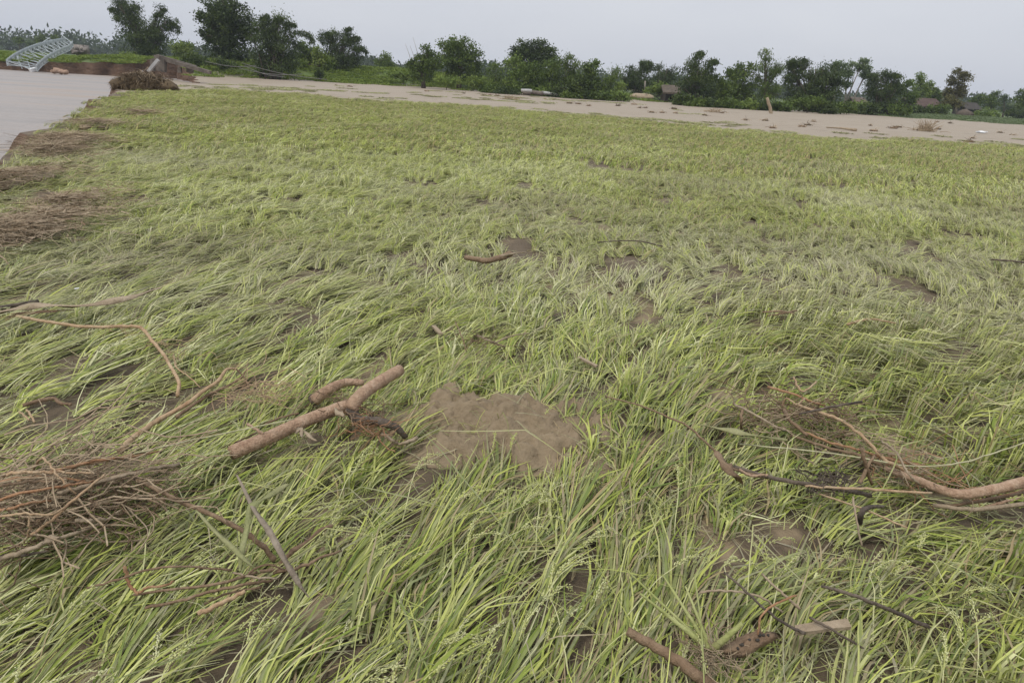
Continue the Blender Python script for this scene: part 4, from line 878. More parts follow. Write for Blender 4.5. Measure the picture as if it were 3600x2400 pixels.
mb = MB(); mb.bar(at(106, 248, 73), at(126, 243, 73.5), .45, .3); mb.build('end_plate', WHITE, br, smooth=False)
# rubble masonry behind it
rub = empty('stone_abutment', at(280, 190, 92)); tag(rub, 'ruined grey stone abutment beside the top of the steel bridge', 'ruin')
for i in range(42):
    px, py = random.uniform(258, 306), random.uniform(160, 186); c = at(px, py + (px - 258) * .18, 92 + random.uniform(0, 2)); lump('stone', None, None, c, random.uniform(.2, .42), .35, random.uniform(.16, .3), STONE, amp=.3, n=8, parent=rub)
mb = MB(); mb.box(at(282, 176, 93.5), 1.7, 1.2, 1.2); mb.build('core', STONE, rub)
for i, (px, py, s_) in enumerate(((200, 249, .5), (214, 252, .42), (228, 254, .38), (186, 252, .3))):
    p = at(px, py, 70.5); lump('earth_block', ['largest pale earth block fallen at the far waterline', 'middle pale earth block fallen at the far waterline', 'pale earth block fallen nearest the grass clump side of the far waterline', 'small flat earth block beside the largest at the far waterline'][i], 'earth block', p, s_, s_ * .7, s_ * .55, m_plain('earth%d' % i, (.24, .15, .10), (.42, .29, .21), 2, .95), amp=.25, n=12)
# broken timber and concrete landing
ab = empty('broken_landing', at(560, 262, 66)); tag(ab, 'broken dark concrete landing with a leaning pale beam on the far bank', 'ruin')
def part(nm, a, b, wd, hh, mt, par): mb = MB(); mb.bar(a, b, wd, hh); return mb.build(nm, mt, par, smooth=False)
part('pier', at(568, 207, 67), at(568, 252, 67), .75, .5, CONC, ab); part('pier', at(536, 210, 68), at(538, 250, 68), .35, .35, CONC, ab)
part('deck', at(552, 200, 67), at(690, 240, 67.5), .5, .42, CONC, ab); part('ramp', at(620, 222, 66.5), at(740, 256, 66.5), .5, .3, CONC, ab)
part('pier', at(632, 236, 67), at(632, 256, 67), .3, .3, CONC, ab); part('pier', at(668, 240, 67), at(668, 256, 67), .5, .4, CONC, ab)
part('beam', at(556, 211, 65.5), at(522, 252, 65.5), .3, .25, PLASTER, ab); part('beam', at(535, 212, 65.8), at(556, 205, 65.8), .2, .2, CONC, ab); part('strut', at(502, 250, 65.5), at(490, 266, 65.5), .12, .12, PLASTER, ab); part('cap', at(546, 198, 67), at(566, 200, 67), .6, .2, CONC, ab)
for i, (a, b) in enumerate((((850, 222), (1150, 280)), ((720, 215), (900, 232)), ((840, 240), (1060, 262)), ((860, 232), (1000, 270)))):
    A_, B_ = at(*a, 70), at(*b, 66); Q = [A_.lerp(B_, t / 8) + Vector((0, 0, -.25 * math.sin(math.pi * t / 8))) for t in range(9)]
    mb = MB(); mb.tube(Q, .022, 4, 0); tag(mb.build('fallen_wire', WIRE, loc=A_), ['longest slack wire sloping from the bamboo to the sand', 'slack wire high beside the tall tree', 'slack wire low over the dark bamboo foot', 'short steep slack wire crossing the low one'][i], 'wire')

# ------------------------------------------------------------------ things on the sand flat
pb = G(2712, 400); pt = at(2697, 344, pb.y)
mb = MB(); Q = [pb + Vector((0, 0, -.3))] + [pb.lerp(pt, t / 6) + Vector((random.gauss(0, .02), 0, 0)) for t in range(7)]; mb.tube(Q, [.16, .155, .15, .15, .135, .14, .13, .115], 9, .18)
tag(mb.build('leaning_post', W_GREY, loc=pb), 'weathered wooden post leaning left on the sand flat', 'post')
spots = [(1632, 330), (1703, 337), (1722, 336), (1748, 339), (1916, 349), (2002, 365), (2032, 367), (1945, 351), (2070, 373), (2172, 374), (2228, 369), (2248, 381), (2270, 381), (2290, 397), (2328, 398), (2370, 384), (2375, 400), (2478, 407), (2540, 398), (2690, 425), (2820, 446), (2838, 440), (2862, 429), (3060, 444), (3140, 454), (3155, 449), (3072, 462), (3300, 456), (3295, 430), (3420, 488), (3410, 500), (3515, 467), (3560, 475), (3340, 435), (1500, 322), (1180, 300), (1230, 305), (2620, 424), (2715, 452)]
for i, (px, py) in enumerate(spots):
    p = G(px, py); s_ = random.choice((.1, .13, .16, .2, .26)); e = empty('debris_clump', Vector((p.x, p.y, hz(p.x, p.y)))); tag(e, ['small dark clump of flood debris on the sand before the round-headed tree', 'small dark clump of flood debris on the sand before the long hedge', 'small dark clump of flood debris on the sand around the leaning post', 'small dark clump of flood debris on the sand between post and dead shrub', 'small dark clump of flood debris on the sand around the dead shrub heap'][int(np.searchsorted([1760, 2200, 2750, 3050], px))], 'debris clump', 'debris clumps strewn on the sand')
    lump('clod', None, None, Vector((p.x, p.y, e.location.z + .03)), s_, s_ * .6, s_ * .26, W_MOSS if i % 2 else W_BROWN, amp=.35, n=10, parent=e)
    hairs('straw', W_STRAW if i % 3 else W_MOSS, e, Vector((p.x, p.y, e.location.z + .03)), s_ * 1.3, s_ * .8, s_ * .4, 26, .35, .022)
for i, (cx, cy, wd, n_) in enumerate(((3250, 463, .7, 160), (2510, 395, .7, 60), (1790, 350, .8, 70))):
    c = G(cx, cy); c.z = hz(c.x, c.y); e = empty('dead_shrub', c); tag(e, ['dry yellowish dead shrub heap standing on the sand at the far right', 'low wispy dead shrub on the sand left of the post', 'thin wispy dead shrub on the sand before the hedge'][i], 'dead shrub')
    mb = MB()
    for _ in range(n_):
        b = c + Vector((random.gauss(0, wd * .45), random.gauss(0, .25), .02)); t_ = b + Vector((random.gauss(0, .3), random.gauss(0, .2), random.uniform(.1, .75 if i == 0 else .4) * math.exp(-((b.x - c.x - .1) / wd) ** 2 * 2))); mb.tube([b, b.lerp(t_, .5) + Vector((0, 0, .05)), t_], [.016, .012, .006], 4, 0, False)
    o = mb.build('twigs', W_STRAW, e); o['kind'] = 'stuff'
a = G(2905, 452); b = G(3010, 462); mb = MB(); mb.tube([a + Vector((0, 0, .06)), a.lerp(b, .5) + Vector((0, 0, .09)), b + Vector((0, 0, .06))], [.03, .05, .08], 7, .2); tag(mb.build('stick', W_GREY, loc=a), 'long pale stick lying alone on the sand flat', 'stick')
p = G(3450, 468); lump('plastic_bag', 'white plastic bag lying on the sand at the far right', 'bag', p + Vector((0, 0, .06)),   .34, .22, .07, WHITE, amp=.35, n=14, fr=2.2)
for i, (x0, y0, x1, y1, mt) in enumerate(((1832, 318, 1870, 320, PLASTER), (1866, 324, 1910, 330, CONC), (1905, 326, 1962, 333, PLASTER), (1838, 326, 1866, 330, CONC))):
    A_, B_ = at(x0, y0, 74 + i * .4), at(x1, y1, 74 + i * .4); mb = MB(); mb.tube([A_, A_.lerp(B_, .5), B_], .16 + .04 * (i % 2), 8, .2); tag(mb.build('fallen_beam', mt, loc=A_), ['pale fallen beam end at the left of the hedge foot', 'dark fallen beam in the middle of the hedge foot', 'pale fallen beam at the right of the hedge foot', 'short dark fallen beam under the pale beam end'][i], 'beam')

# ------------------------------------------------------------------ trees
def leaves_mesh(name, C, AX, SZ, WD, v, mt, parent):
    n = len(C); AX = AX / (np.linalg.norm(AX, axis=1, keepdims=True) + 1e-9); rv = rng.normal(size=(n, 3)); S = np.cross(AX, rv); S /= (np.linalg.norm(S, axis=1, keepdims=True) + 1e-9)
    L = SZ[:, None]; Wd = WD[:, None]; V = np.stack([C, C + AX * L * .45 + S * Wd * .5, C + AX * L, C + AX * L * .45 - S * Wd * .5], 1).reshape(-1, 3)
    F = np.arange(n * 4).reshape(n, 4); return mesh_obj(name, V, F, mt, parent, smooth=False, attrs={'v': np.repeat(v, 4)})
def tree(name, label, cat, style, Y, bpx, lobes, fm, group=None, dens=1.0, lsz=.235, trunk=True, bark=W_BARK, plumes=(), trunk_w=.22, base_z=None, lean=None):
    hor = 165 + .0611 * bpx; b = at(bpx, hor, Y); gz = hz(b.x, b.y) if base_z is None else base_z; base = Vector((b.x, Y, gz)); e = empty(name, base); tag(e, label, cat, group)
    s_ = (at(bpx + 50, hor, Y) - at(bpx - 50, hor, Y)).length / 100
    C, AX, SZ, VV = [], [], [], []; mb = MB(); cents = []
    for (cx, cy, rx, ry) in lobes:
        c = at(cx, cy, Y + random.uniform(-.12, .12) * rx * s_); c3 = np.array(c); rad = np.array([rx * s_, max(rx * s_ * .8, ry * s_ * .5), ry * s_]); cents.append((c, rad))
        area = math.pi * rad[0] * rad[2]; nc = max(7, int(area * 4.8 * dens)); per = int(70 * (.3 / lsz) ** 1.2)
        for _ in range(nc):
            q = rng.normal(size=3); q /= np.linalg.norm(q); q *= rng.random() ** .42; cc = c3 + q * rad * (1.02 if rng.random() > .12 else 1.18); cr_ = (.2 + .24 * rng.random()) * min(1.6, .6 + rad.min() * .32)
            n = int(per * rng.uniform(.5, 1.3)); d = rng.normal(size=(n, 3)) * cr_ * np.array([1, 1, .75]); 
            C.append(cc + d); outw = q * np.array([1, 1, .5])
            if style == 'bamboo': ax = rng.normal(size=(n, 3)) * .5 + outw * .7 + np.array([0, 0, -.8])
            elif style == 'feather': ax = rng.normal(size=(n, 3)) * .5 + outw * .3 + np.array([0, 0, -.9])
            else: ax = rng.normal(size=(n, 3)) + outw * .5
            AX.append(ax); SZ.append(rng.uniform(.6, 1.35, n) * lsz); VV.append(np.clip(rng.normal(.5, .16, n) + rng.normal(0, .24), 0, 1))
    for P_ in plumes:                                   # single arching culms that stand out of the crown
        Q = catmull([at(px, py, Y) for px, py in P_], 8); k = len(Q)
        for i in range(2, k):
            n = int(46 * dens); t = i / k; wdt = .32 * (1.15 - t) + .12; d = rng.normal(size=(n, 3)) * wdt * np.array([.8, .8, .5]); C.append(np.array(Q[i]) + d + np.array([0, 0, -.12])); ax = rng.normal(size=(n, 3)) * .45 + np.array([0, 0, -.9]); AX.append(ax); SZ.append(rng.uniform(.6, 1.3, n) * lsz); VV.append(np.clip(rng.normal(.5, .2, n), 0, 1))
        mb.tube([base.lerp(Q[0], .0), base.lerp(Q[0], .6)] + Q, [.06, .05] + [.035] * (k - 1) + [.01], 5, 0)
    C = np.concatenate(C); AX = np.concatenate(AX); SZ = np.concatenate(SZ); VV = np.concatenate(VV)
    gzz = gz + .05; k = C[:, 2] > gzz; C, AX, SZ, VV = C[k], AX[k], SZ[k], VV[k]
    leaves_mesh('crown', C, AX, SZ, SZ * (.55 if style == 'broad' else .27 if style == 'feather' else .34), VV, fm, e)
    top = max(cents, key=lambda q: q[0].z)[0]; mid = sum((q[0] for q in cents), Vector()) / len(cents)
    if style == 'bamboo':
        for c, rad in cents:
            for _ in range(5):
                t_ = c + Vector((random.gauss(0, rad[0] * .4), random.gauss(0, rad[1] * .4), random.uniform(0, .7) * rad[2])); b0 = base + Vector((random.gauss(0, .5), random.gauss(0, .4), -.1)); mb.tube([b0, b0.lerp(t_, .45) + Vector((0, 0, .15 * (t_.z - b0.z))), t_], [.06, .05, .02], 5, 0)
    else:
        h_ = max(.5, mid.z - gz); j = base.lerp(Vector((mid.x, mid.y, base.z + h_)), .55); tw_ = trunk_w
        if trunk: mb.tube([base + Vector((0, 0, -.15)), base.lerp(j, .5) + Vector((random.gauss(0, .08), 0, 0)), j, j.lerp(top, .75)], [tw_ * 1.25, tw_, tw_ * .75, tw_ * .3], 8, .1)
        for c, rad in cents:
            t_ = c + Vector((0, 0, rad[2] * .3)); mb.tube([j, j.lerp(t_, .5) + Vector((random.gauss(0, .15), 0, .1)), t_], [tw_ * .55, tw_ * .35, tw_ * .1], 6, .1)
            for _ in range(3): t2 = c + Vector((random.gauss(0, rad[0] * .5), random.gauss(0, rad[1] * .5), random.gauss(0, rad[2] * .5))); mb.tube([j.lerp(t_, .6), t2], [tw_ * .25, tw_ * .06], 5, 0)
    mb.build('culms' if style == 'bamboo' else 'trunk', bark, e); return e
GA = 'trees and bamboo beyond the flood'
tree('bamboo_clump', 'big dark bamboo clump with a forked Y-shaped outline', 'bamboo', 'bamboo', 88, 512, [(445, 45, 42, 45), (425, 25, 28, 25), (470, 60, 26, 30), (485, 108, 62, 42), (560, 105, 44, 32), (566, 52, 15, 26), (600, 85, 24, 24), (515, 150, 72, 42), (520, 178, 44, 26)], F_DARK, GA, plumes=[((540, 90), (552, 50), (582, 30)), ((430, 60), (400, 30), (392, 30)), ((580, 100), (612, 80), (628, 110))])
tree('tall_tree', 'tallest broad-leaved tree reaching the top of the frame', 'tree', 'broad', 84, 800, [(775, 20, 60, 45), (760, 75, 55, 40), (815, 60, 60, 45), (745, 110, 45, 30), (800, 120, 62, 45), (850, 90, 42, 42), (870, 115, 34, 32), (770, 165, 50, 35), (830, 170, 52, 40), (800, 215, 62, 40), (720, 65, 26, 20), (725, 130, 22, 18)], F_DARK, GA, trunk_w=.3, lsz=.25, dens=.85)
tree('scrub_bush', 'dark scrub in front of the foot of the tallest tree', 'bush', 'broad', 78, 740, [(700, 225, 50, 32), (760, 240, 55, 28), (820, 248, 50, 24), (660, 222, 28, 18)], F_DARK, GA, trunk_w=.08)
tree('bamboo_clump', 'wide dark bamboo clump with a drooping plume on its right', 'bamboo', 'bamboo', 79, 960, [(930, 100, 40, 38), (985, 95, 45, 40), (950, 150, 66, 50), (1000, 155, 45, 45), (960, 215, 66, 48), (920, 220, 32, 42), (1015, 225, 28, 36)], F_DARK, GA, plumes=[((1000, 130), (1045, 110), (1085, 118), (1098, 145)), ((1000, 110), (1010, 80), (1035, 85)), ((920, 80), (930, 58), (938, 52)), ((970, 80), (976, 62), (990, 58))])
tree('small_tree', 'rounded mid green tree between two bamboo clumps', 'tree', 'broad', 92, 1085, [(1075, 175, 34, 28), (1060, 210, 36, 32), (1105, 205, 34, 30), (1085, 225, 42, 24)], F_MID, GA)
tree('small_tree', 'bright yellow-green sapling left of the narrow bamboo clump', 'tree', 'broad', 88, 1130, [(1130, 200, 28, 24), (1145, 225, 32, 20), (1065, 232, 16, 12)], F_BRIGHT, GA)
tree('bamboo_clump', 'narrow dark bamboo clump standing on the green bank', 'bamboo', 'bamboo', 90, 1205, [(1190, 145, 40, 32), (1145, 145, 26, 26), (1230, 140, 28, 26), (1195, 195, 58, 44), (1205, 225, 50, 26), (1245, 185, 24, 30)], F_DARK, GA, plumes=[((1210, 140), (1218, 105), (1230, 95)), ((1160, 140), (1160, 118), (1152, 112)), ((1235, 150), (1250, 130), (1260, 132)), ((1245, 175), (1270, 165), (1290, 182))])
tree('round_tree', 'small round lime green tree left of the tallest tree', 'tree', 'broad', 98, 640, [(642, 172, 36, 20), (625, 185, 22, 16), (660, 185, 22, 18)], F_BRIGHT, GA, trunk_w=.12)
tree('round_bush', 'bright green round bush behind the Y-shaped bamboo', 'bush', 'broad', 100, 460, [(465, 194, 30, 9), (445, 196, 16, 7)], F_BRIGHT, GA, trunk_w=.06)
tree('small_tree', 'lone small rounded tree before the hazy wood', 'tree', 'broad', 118, 1358, [(1355, 208, 24, 18), (1352, 228, 30, 20), (1370, 236, 26, 16)], F_MID, GA)
tree('scrub_tree', 'bushy dark tree with bare canes left of the round-headed tree', 'tree', 'broad', 80, 1490, [(1510, 190, 26, 22), (1475, 215, 32, 26), (1525, 225, 40, 32), (1490, 262, 42, 30), (1450, 235, 20, 18)], F_MID, GA)
tree('round_tree', 'large round-headed tree with gaps of light below its crown', 'tree', 'broad', 84, 1615, [(1615, 165, 40, 30), (1580, 185, 38, 34), (1650, 190, 38, 36), (1615, 215, 62, 40), (1590, 250, 40, 26), (1655, 250, 34, 26)], F_MID, GA, trunk_w=.26)
for i, (px, py, tx, ty) in enumerate(((1448, 235, 1425, 155), (1462, 235, 1442, 162), (1475, 235, 1452, 132), (1482, 230, 1488, 160), (1490, 225, 1500, 165))):
    a_, b_ = at(px, py, 82), at(tx, ty, 82); mb = MB(); mb.tube([a_, a_.lerp(b_, .5) + Vector((.1, 0, 0)), b_], [.035, .025, .012], 4, 0); tag(mb.build('bare_cane', W_PALEBARK, loc=a_), 'thin bare cane standing above the bushy dark tree', 'cane', 'bare canes above the scrub')
tree('crown_tree', 'dark tree crown rising behind the long hedge', 'tree', 'broad', 92, 1865, [(1840, 175, 36, 28), (1880, 170, 42, 28), (1915, 195, 36, 28), (1815, 200, 28, 18), (1865, 210, 60, 32), (1870, 245, 46, 30)], F_DARK, GA, trunk_w=.26)
for i, (bx, lob, fm, lb, Y_) in enumerate((
    (1745, [(1745, 250, 34, 30), (1735, 285, 34, 28), (1765, 295, 30, 26)], F_MID, 'first rounded bush at the left end of the long hedge', 80),
    (1815, [(1810, 232, 32, 26), (1820, 270, 40, 36), (1800, 300, 36, 24)], F_LIGHT, 'light green bush of the long hedge under the dark crown', 79),
    (1880, [(1875, 255, 36, 28), (1885, 290, 42, 30), (1860, 300, 30, 24)], F_MID, 'mid green bush in the middle of the long hedge', 79),
    (1985, [(1990, 205, 30, 24), (1970, 240, 36, 30), (2010, 240, 30, 30), (1985, 285, 48, 40)], F_MID, 'tall feathery tree in the long hedge', 77),
    (1930, [(1935, 250, 28, 30), (1930, 295, 34, 28)], F_MID, 'dark bush left of the tall feathery hedge tree', 78),
    (2075, [(2075, 240, 32, 24), (2065, 280, 44, 36), (2085, 310, 36, 26)], F_MID, 'rounded hedge tree right of the feathery one', 76),
    (2150, [(2160, 258, 26, 22), (2135, 290, 32, 32), (2130, 320, 26, 20)], F_MID, 'hedge bush at the right end before the grassy gap', 76),
    (2035, [(2040, 300, 40, 32), (2000, 315, 34, 20)], F_DARK, 'low dark bush filling the foot of the hedge', 75))):
    tree('hedge_tree', lb, 'tree', 'broad' if i % 3 else 'feather', Y_, bx, lob, fm, 'trees of the long hedge', trunk_w=.1)
tree('bamboo_clump', 'dark bamboo with spiky tops behind the grassy gap', 'bamboo', 'bamboo', 96, 2250, [(2220, 260, 28, 26), (2260, 245, 34, 24), (2245, 290, 50, 34), (2200, 290, 22, 26)], F_DARK, GA, plumes=[((2255, 245), (2262, 225), (2258, 215)), ((2280, 245), (2288, 225), (2280, 214))])
tree('bamboo_clump', 'low dark bamboo right of the spiky one behind the gap', 'bamboo', 'bamboo', 94, 2330, [(2315, 255, 30, 24), (2360, 260, 26, 24), (2335, 295, 50, 34), (2300, 300, 26, 24)], F_DARK, GA)
tree('leafy_bush', 'light green bush before the thatched hut', 'bush', 'broad', 86, 2335, [(2335, 310, 22, 12), (2295, 316, 18, 8), (2175, 315, 16, 20)], F_LIGHT, GA, trunk_w=.05)
tree('bamboo_clump', 'bamboo clump with two tall curling plumes', 'bamboo', 'bamboo', 76, 2455, [(2435, 245, 34, 30), (2480, 260, 32, 30), (2450, 300, 56, 46), (2430, 345, 46, 28), (2480, 345, 46, 28), (2400, 320, 22, 40)], F_DARK, GA, plumes=[((2440, 250), (2448, 205), (2462, 182), (2468, 186)), ((2480, 265), (2492, 225), (2508, 210), (2518, 214))], dens=1.1)
tree('scrub_tree', 'mixed green scrub tree right of the plumed bamboo', 'tree', 'broad', 77, 2535, [(2520, 290, 28, 26), (2545, 325, 38, 36), (2520, 350, 34, 22)], F_MID, GA, trunk_w=.1)
tree('scrub_tree', 'loose leafy tree left of the slender pointed one', 'tree', 'broad', 79, 2600, [(2575, 260, 22, 18), (2620, 245, 26, 26), (2600, 290, 44, 34), (2605, 340, 48, 32)], F_MID, GA, trunk_w=.12)
tree('pointed_tree', 'slender pointed tree tallest of the right-hand wood', 'tree', 'feather', 78, 2690, [(2690, 205, 20, 26), (2695, 240, 32, 30), (2665, 260, 26, 28), (2725, 260, 24, 28), (2690, 300, 48, 40), (2700, 345, 48, 32), (2740, 245, 12, 18)], F_MID, GA, dens=.85)
tree('bamboo_mass', 'broad dark bamboo mass right of the pointed tree', 'bamboo', 'bamboo', 80, 2860, [(2780, 250, 20, 40), (2820, 240, 36, 34), (2880, 262, 46, 34), (2920, 262, 36, 34), (2815, 300, 56, 46), (2890, 310, 60, 44), (2935, 300, 28, 36), (2830, 350, 56, 34), (2900, 355, 48, 30)], F_DARK, GA, plumes=[((2780, 240), (2784, 218), (2792, 208)), ((2815, 230), (2822, 212), (2832, 206))], dens=1.05)
tree('low_bush', 'low dark bush in front of the broad bamboo mass', 'bush', 'broad', 75, 2850, [(2835, 358, 42, 18), (2800, 362, 30, 14), (2870, 362, 26, 12)], F_MID, GA, trunk_w=.05)
for i, (bx, tx, lob, lb) in enumerate((
    (2935, 2945, [(2945, 225, 22, 20), (2948, 255, 18, 18)], 'pale eucalypt top showing over the broad bamboo mass'),
    (2975, 2985, [(2988, 240, 18, 16), (2982, 265, 16, 14), (2970, 300, 14, 12)], 'pale eucalypt with airy crown right of the bamboo mass'),
    (2968, 3035, [(3032, 222, 14, 14), (3022, 240, 9, 8)], 'thin leaning eucalypt highest right of the bamboo mass'),
    (2990, 3045, [(3047, 248, 10, 16), (3040, 268, 8, 8)], 'thin leaning eucalypt lower right of the bamboo mass'))):
    e = tree('eucalyptus_tree', lb, 'tree', 'broad', 90 + i, bx, lob, F_PALE, GA, dens=.55, bark=W_PALEBARK, trunk_w=.11)
tree('bamboo_clump', 'rounded dark bamboo clump standing apart at the right', 'bamboo', 'bamboo', 86, 3110, [(3115, 275, 36, 22), (3080, 300, 30, 34), (3145, 300, 32, 34), (3110, 330, 62, 44), (3115, 368, 54, 28), (3070, 275, 9, 16)], F_DARK, GA, plumes=[((3075, 290), (3070, 268), (3062, 262)), ((3120, 275), (3140, 258), (3160, 262))], dens=1.1)
tree('scrub_tree', 'olive tree at the right shoulder of the rounded bamboo', 'tree', 'broad', 96, 3195, [(3185, 305, 24, 20), (3190, 345, 30, 30)], F_MID, GA, trunk_w=.1)
tree('leafy_tree', 'light green airy tree behind the red-roofed house', 'tree', 'broad', 112, 3240, [(3235, 275, 14, 12), (3225, 300, 26, 22), (3255, 310, 22, 22), (3235, 335, 38, 22)], F_LIGHT, GA, dens=.8, trunk_w=.14)
tree('leafy_tree', 'small dark tree right behind the red-roofed house', 'tree', 'broad', 112, 3285, [(3288, 325, 20, 14), (3285, 345, 24, 18)], F_MID, GA, trunk_w=.1)
tree('brown_tree', 'tall yellow-brown tree with bare forked trunk', 'tree', 'broad', 108, 3370, [(3370, 255, 22, 14), (3385, 280, 26, 20), (3350, 285, 18, 14), (3350, 310, 26, 22), (3385, 310, 22, 20), (3335, 335, 14, 10), (3375, 335, 20, 10)], F_BROWN, GA, dens=.75, bark=W_PALEBARK, trunk_w=.16)
tree('low_bush', 'olive bush left of the yellow-brown tree trunk', 'bush', 'broad', 106, 3335, [(3335, 362, 30, 16), (3355, 372, 30, 12)], F_BROWN, GA, trunk_w=.05)
for i, (bx, lob, lb) in enumerate(((3445, [(3440, 345, 20, 14), (3435, 362, 28, 16)], 'small dark tree right of the yellow-brown tree'), (3490, [(3495, 335, 14, 12), (3485, 358, 24, 22)], 'dark tree with a light top near the dark hut'), (3535, [(3530, 345, 16, 10), (3540, 380, 30, 14)], 'airy pale tree over the far field at the right'), (3595, [(3605, 325, 26, 16), (3600, 350, 28, 24), (3590, 378, 34, 20)], 'dark tree cut by the right frame edge'))):
    tree('far_tree', lb, 'tree', 'broad', 125, bx, lob, F_PALE if i == 2 else F_MID, 'small trees at the far right', trunk_w=.13)
for i, (bx, lob, lb) in enumerate(((68, [(65, 143, 15, 10)], 'small leaning far tree leftmost over the steel bridge'), (108, [(108, 150, 13, 10)], 'pale airy far tree second over the steel bridge'), (140, [(140, 148, 12, 14), (152, 135, 8, 8)], 'dark far tree third over the steel bridge'), (190, [(192, 135, 8, 7)], 'tiny far tree top behind the bridge end'))):
    tree('distant_tree', lb, 'tree', 'broad', 170, bx, lob, F_PALE if i == 1 else F_MID, 'far trees over the bridge', trunk_w=.12, lsz=.4)
for i, (px, Y_, lob, lb) in enumerate(((1690, 82, [(1690, 292, 34, 16), (1660, 290, 26, 12)], 'green bush mound at the foot of the round-headed tree'), (1570, 78, [(1560, 283, 30, 10), (1600, 290, 26, 10)], 'low light green bush left of the bush mound'), (1420, 84, [(1425, 272, 24, 8), (1390, 262, 22, 8)], 'low green bush on the crest of the grassy bank'), (1330, 96, [(1320, 250, 30, 8), (1290, 246, 20, 8)], 'dark low bush behind the crest near the lone tree'), (1125, 82, [(1125, 262, 7, 6)], 'tiny round dark bush on the grassy bank face'))):
    tree('low_bush', lb, 'bush', 'broad', Y_, px, lob, F_LIGHT if i < 3 else F_DARK, 'low bushes along the bank', trunk_w=.04)
for i, (px, py, Y_) in enumerate(((1722, 318, 77), (1775, 322, 76), (1838, 308, 78), (1900, 318, 77), (1960, 326, 75), (2015, 334, 74), (2060, 336, 74), (2112, 338, 74), (2170, 338, 75), (2400, 352, 74), (2445, 362, 73), (2500, 364, 73), (2560, 366, 73), (2625, 368, 74), (2685, 370, 74), (2745, 372, 74), (2910, 378, 75), (2965, 376, 78), (3010, 372, 84), (3055, 378, 82), (3160, 384, 83), (3215, 380, 98), (3300, 382, 100), (3470, 396, 112), (3570, 398, 116))):
    nm_ = ['hedge foot', 'wood edge', 'far right field edge'][0 if px < 2200 else 1 if px < 3050 else 2]; k_ = sum(1 for q in (1722, 1775, 1838, 1900, 1960, 2015, 2060, 2112, 2170, 2400, 2445, 2500, 2560, 2625, 2685, 2745, 2910, 2965, 3010, 3055, 3160, 3215, 3300, 3470, 3570) if q <= px and (q < 2200) == (px < 2200) and (q < 3050) == (px < 3050))
    o_ = ['first', 'second', 'third', 'fourth', 'fifth', 'sixth', 'seventh', 'eighth', 'ninth', 'tenth', 'eleventh'][k_ - 1]
    tree('low_bush', o_ + ' low bush from the left along the ' + nm_, 'bush', 'broad', Y_, px, [(px, py + 2, 30, 14), (px - 20, py + 6, 20, 10), (px + 20, py + 5, 20, 10)], [F_MID, F_DARK, F_MID, F_LIGHT, F_DARK][i % 5], 'low bushes under the trees', trunk_w=.04)
# far wood, one mass
C = []; 
for _ in range(1100):
    d_ = rng.uniform(290, 360); a_ = rng.uniform(-.78, .80); x, y = d_ * math.tan(a_), d_; hh = rng.uniform(3.5, 9.5) * (.55 + .75 * float(vn(a_ * 14, 0, 71))) * (1.2 if a_ < -.2 else .8)
    n = 62; q = np.clip(rng.normal(size=(n, 3)), -1.5, 1.5) * np.array([2.6, 2.4, hh * .24]); q[:, 2] += hh * .45; C.append(q + np.array([x, y, 0]))
C = np.concatenate(C); C[:, 2] = np.maximum(C[:, 2], .2); n = len(C)
fw = leaves_mesh('forest', C, rng.normal(size=(n, 3)), rng.uniform(1.0, 2.3, n), rng.uniform(.7, 1.3, n), rng.uniform(.1, .5, n), F_DARK, None); tag(fw, 'hazy blue-green wood along the horizon', kind='stuff')

# ------------------------------------------------------------------ houses under the trees
def house(label, px, Y, wpx, hw, hr, wall_m, roof_m, depth=4.0, name='house'):
    b = at(px, 165 + .0611 * px, Y); z = hz(b.x, Y); c = Vector((b.x, Y + depth / 2, z)); e = empty(name, c); tag(e, label, 'house'); s_ = (at(px + 50, 300, Y) - at(px - 50, 300, Y)).length / 100; w_ = wpx * s_
    mb = MB(); mb.box(c + Vector((0, 0, hw / 2)), w_, depth, hw); wall_o = mb.build('wall', wall_m, e, smooth=False)
    V = [c + Vector(q) for q in ((-w_ / 2 - .4, -depth / 2 - .5, hw - .1), (w_ / 2 + .4, -depth / 2 - .5, hw - .1), (w_ / 2 + .4, 0, hw + hr), (-w_ / 2 - .4, 0, hw + hr), (-w_ / 2 - .4, depth / 2 + .5, hw - .1), (w_ / 2 + .4, depth / 2 + .5, hw - .1))]
    V += [v + Vector((0, 0, .18)) for v in V]
    mesh_obj('roof', V, [(0, 1, 2, 3), (3, 2, 5, 4), (6, 9, 8, 7), (9, 10, 11, 8), (0, 6, 7, 1), (4, 5, 11, 10), (0, 3, 9, 6), (3, 4, 10, 9), (1, 7, 8, 2), (2, 8, 11, 5)], roof_m, e, smooth=False)
    mb = MB(); mb.box(c + Vector((w_ * .18, -depth / 2 - .01, min(.95, hw * .45))), .9, .06, min(1.8, hw * .85)); sub(mb.build('door', DARKWOOD, None, smooth=False), wall_o)
    mb = MB(); mb.box(c + Vector((-w_ * .22, -depth / 2 - .01, hw * .55)), .8, .06, .7); sub(mb.build('window', DARKWOOD, None, smooth=False), wall_o); return e
house('long low house with a rusty red roof among trees at the right', 3255, 106, 100, .9, 1.0, CONC, TILE)
house('small dark hut behind the far field at the right', 3425, 118, 44, 1.0, .9, DARKWOOD, DARKWOOD)
house('thatched hut half hidden beside the plumed bamboo', 2365, 84, 44, 1.0, .7, THATCH, THATCH, 3)
house('small dark shed right of the leaning eucalypts', 3030, 100, 30, .8, .7, DARKWOOD, THATCH, 3)
p = at(2260, 322, 90); lump('thatch_mound', 'pale fallen thatch mound in the grassy gap', 'mound', Vector((p.x, 90, hz(p.x, 90) + .1)), 1.6, 1.0, .5, W_GREY, amp=.25, n=14)
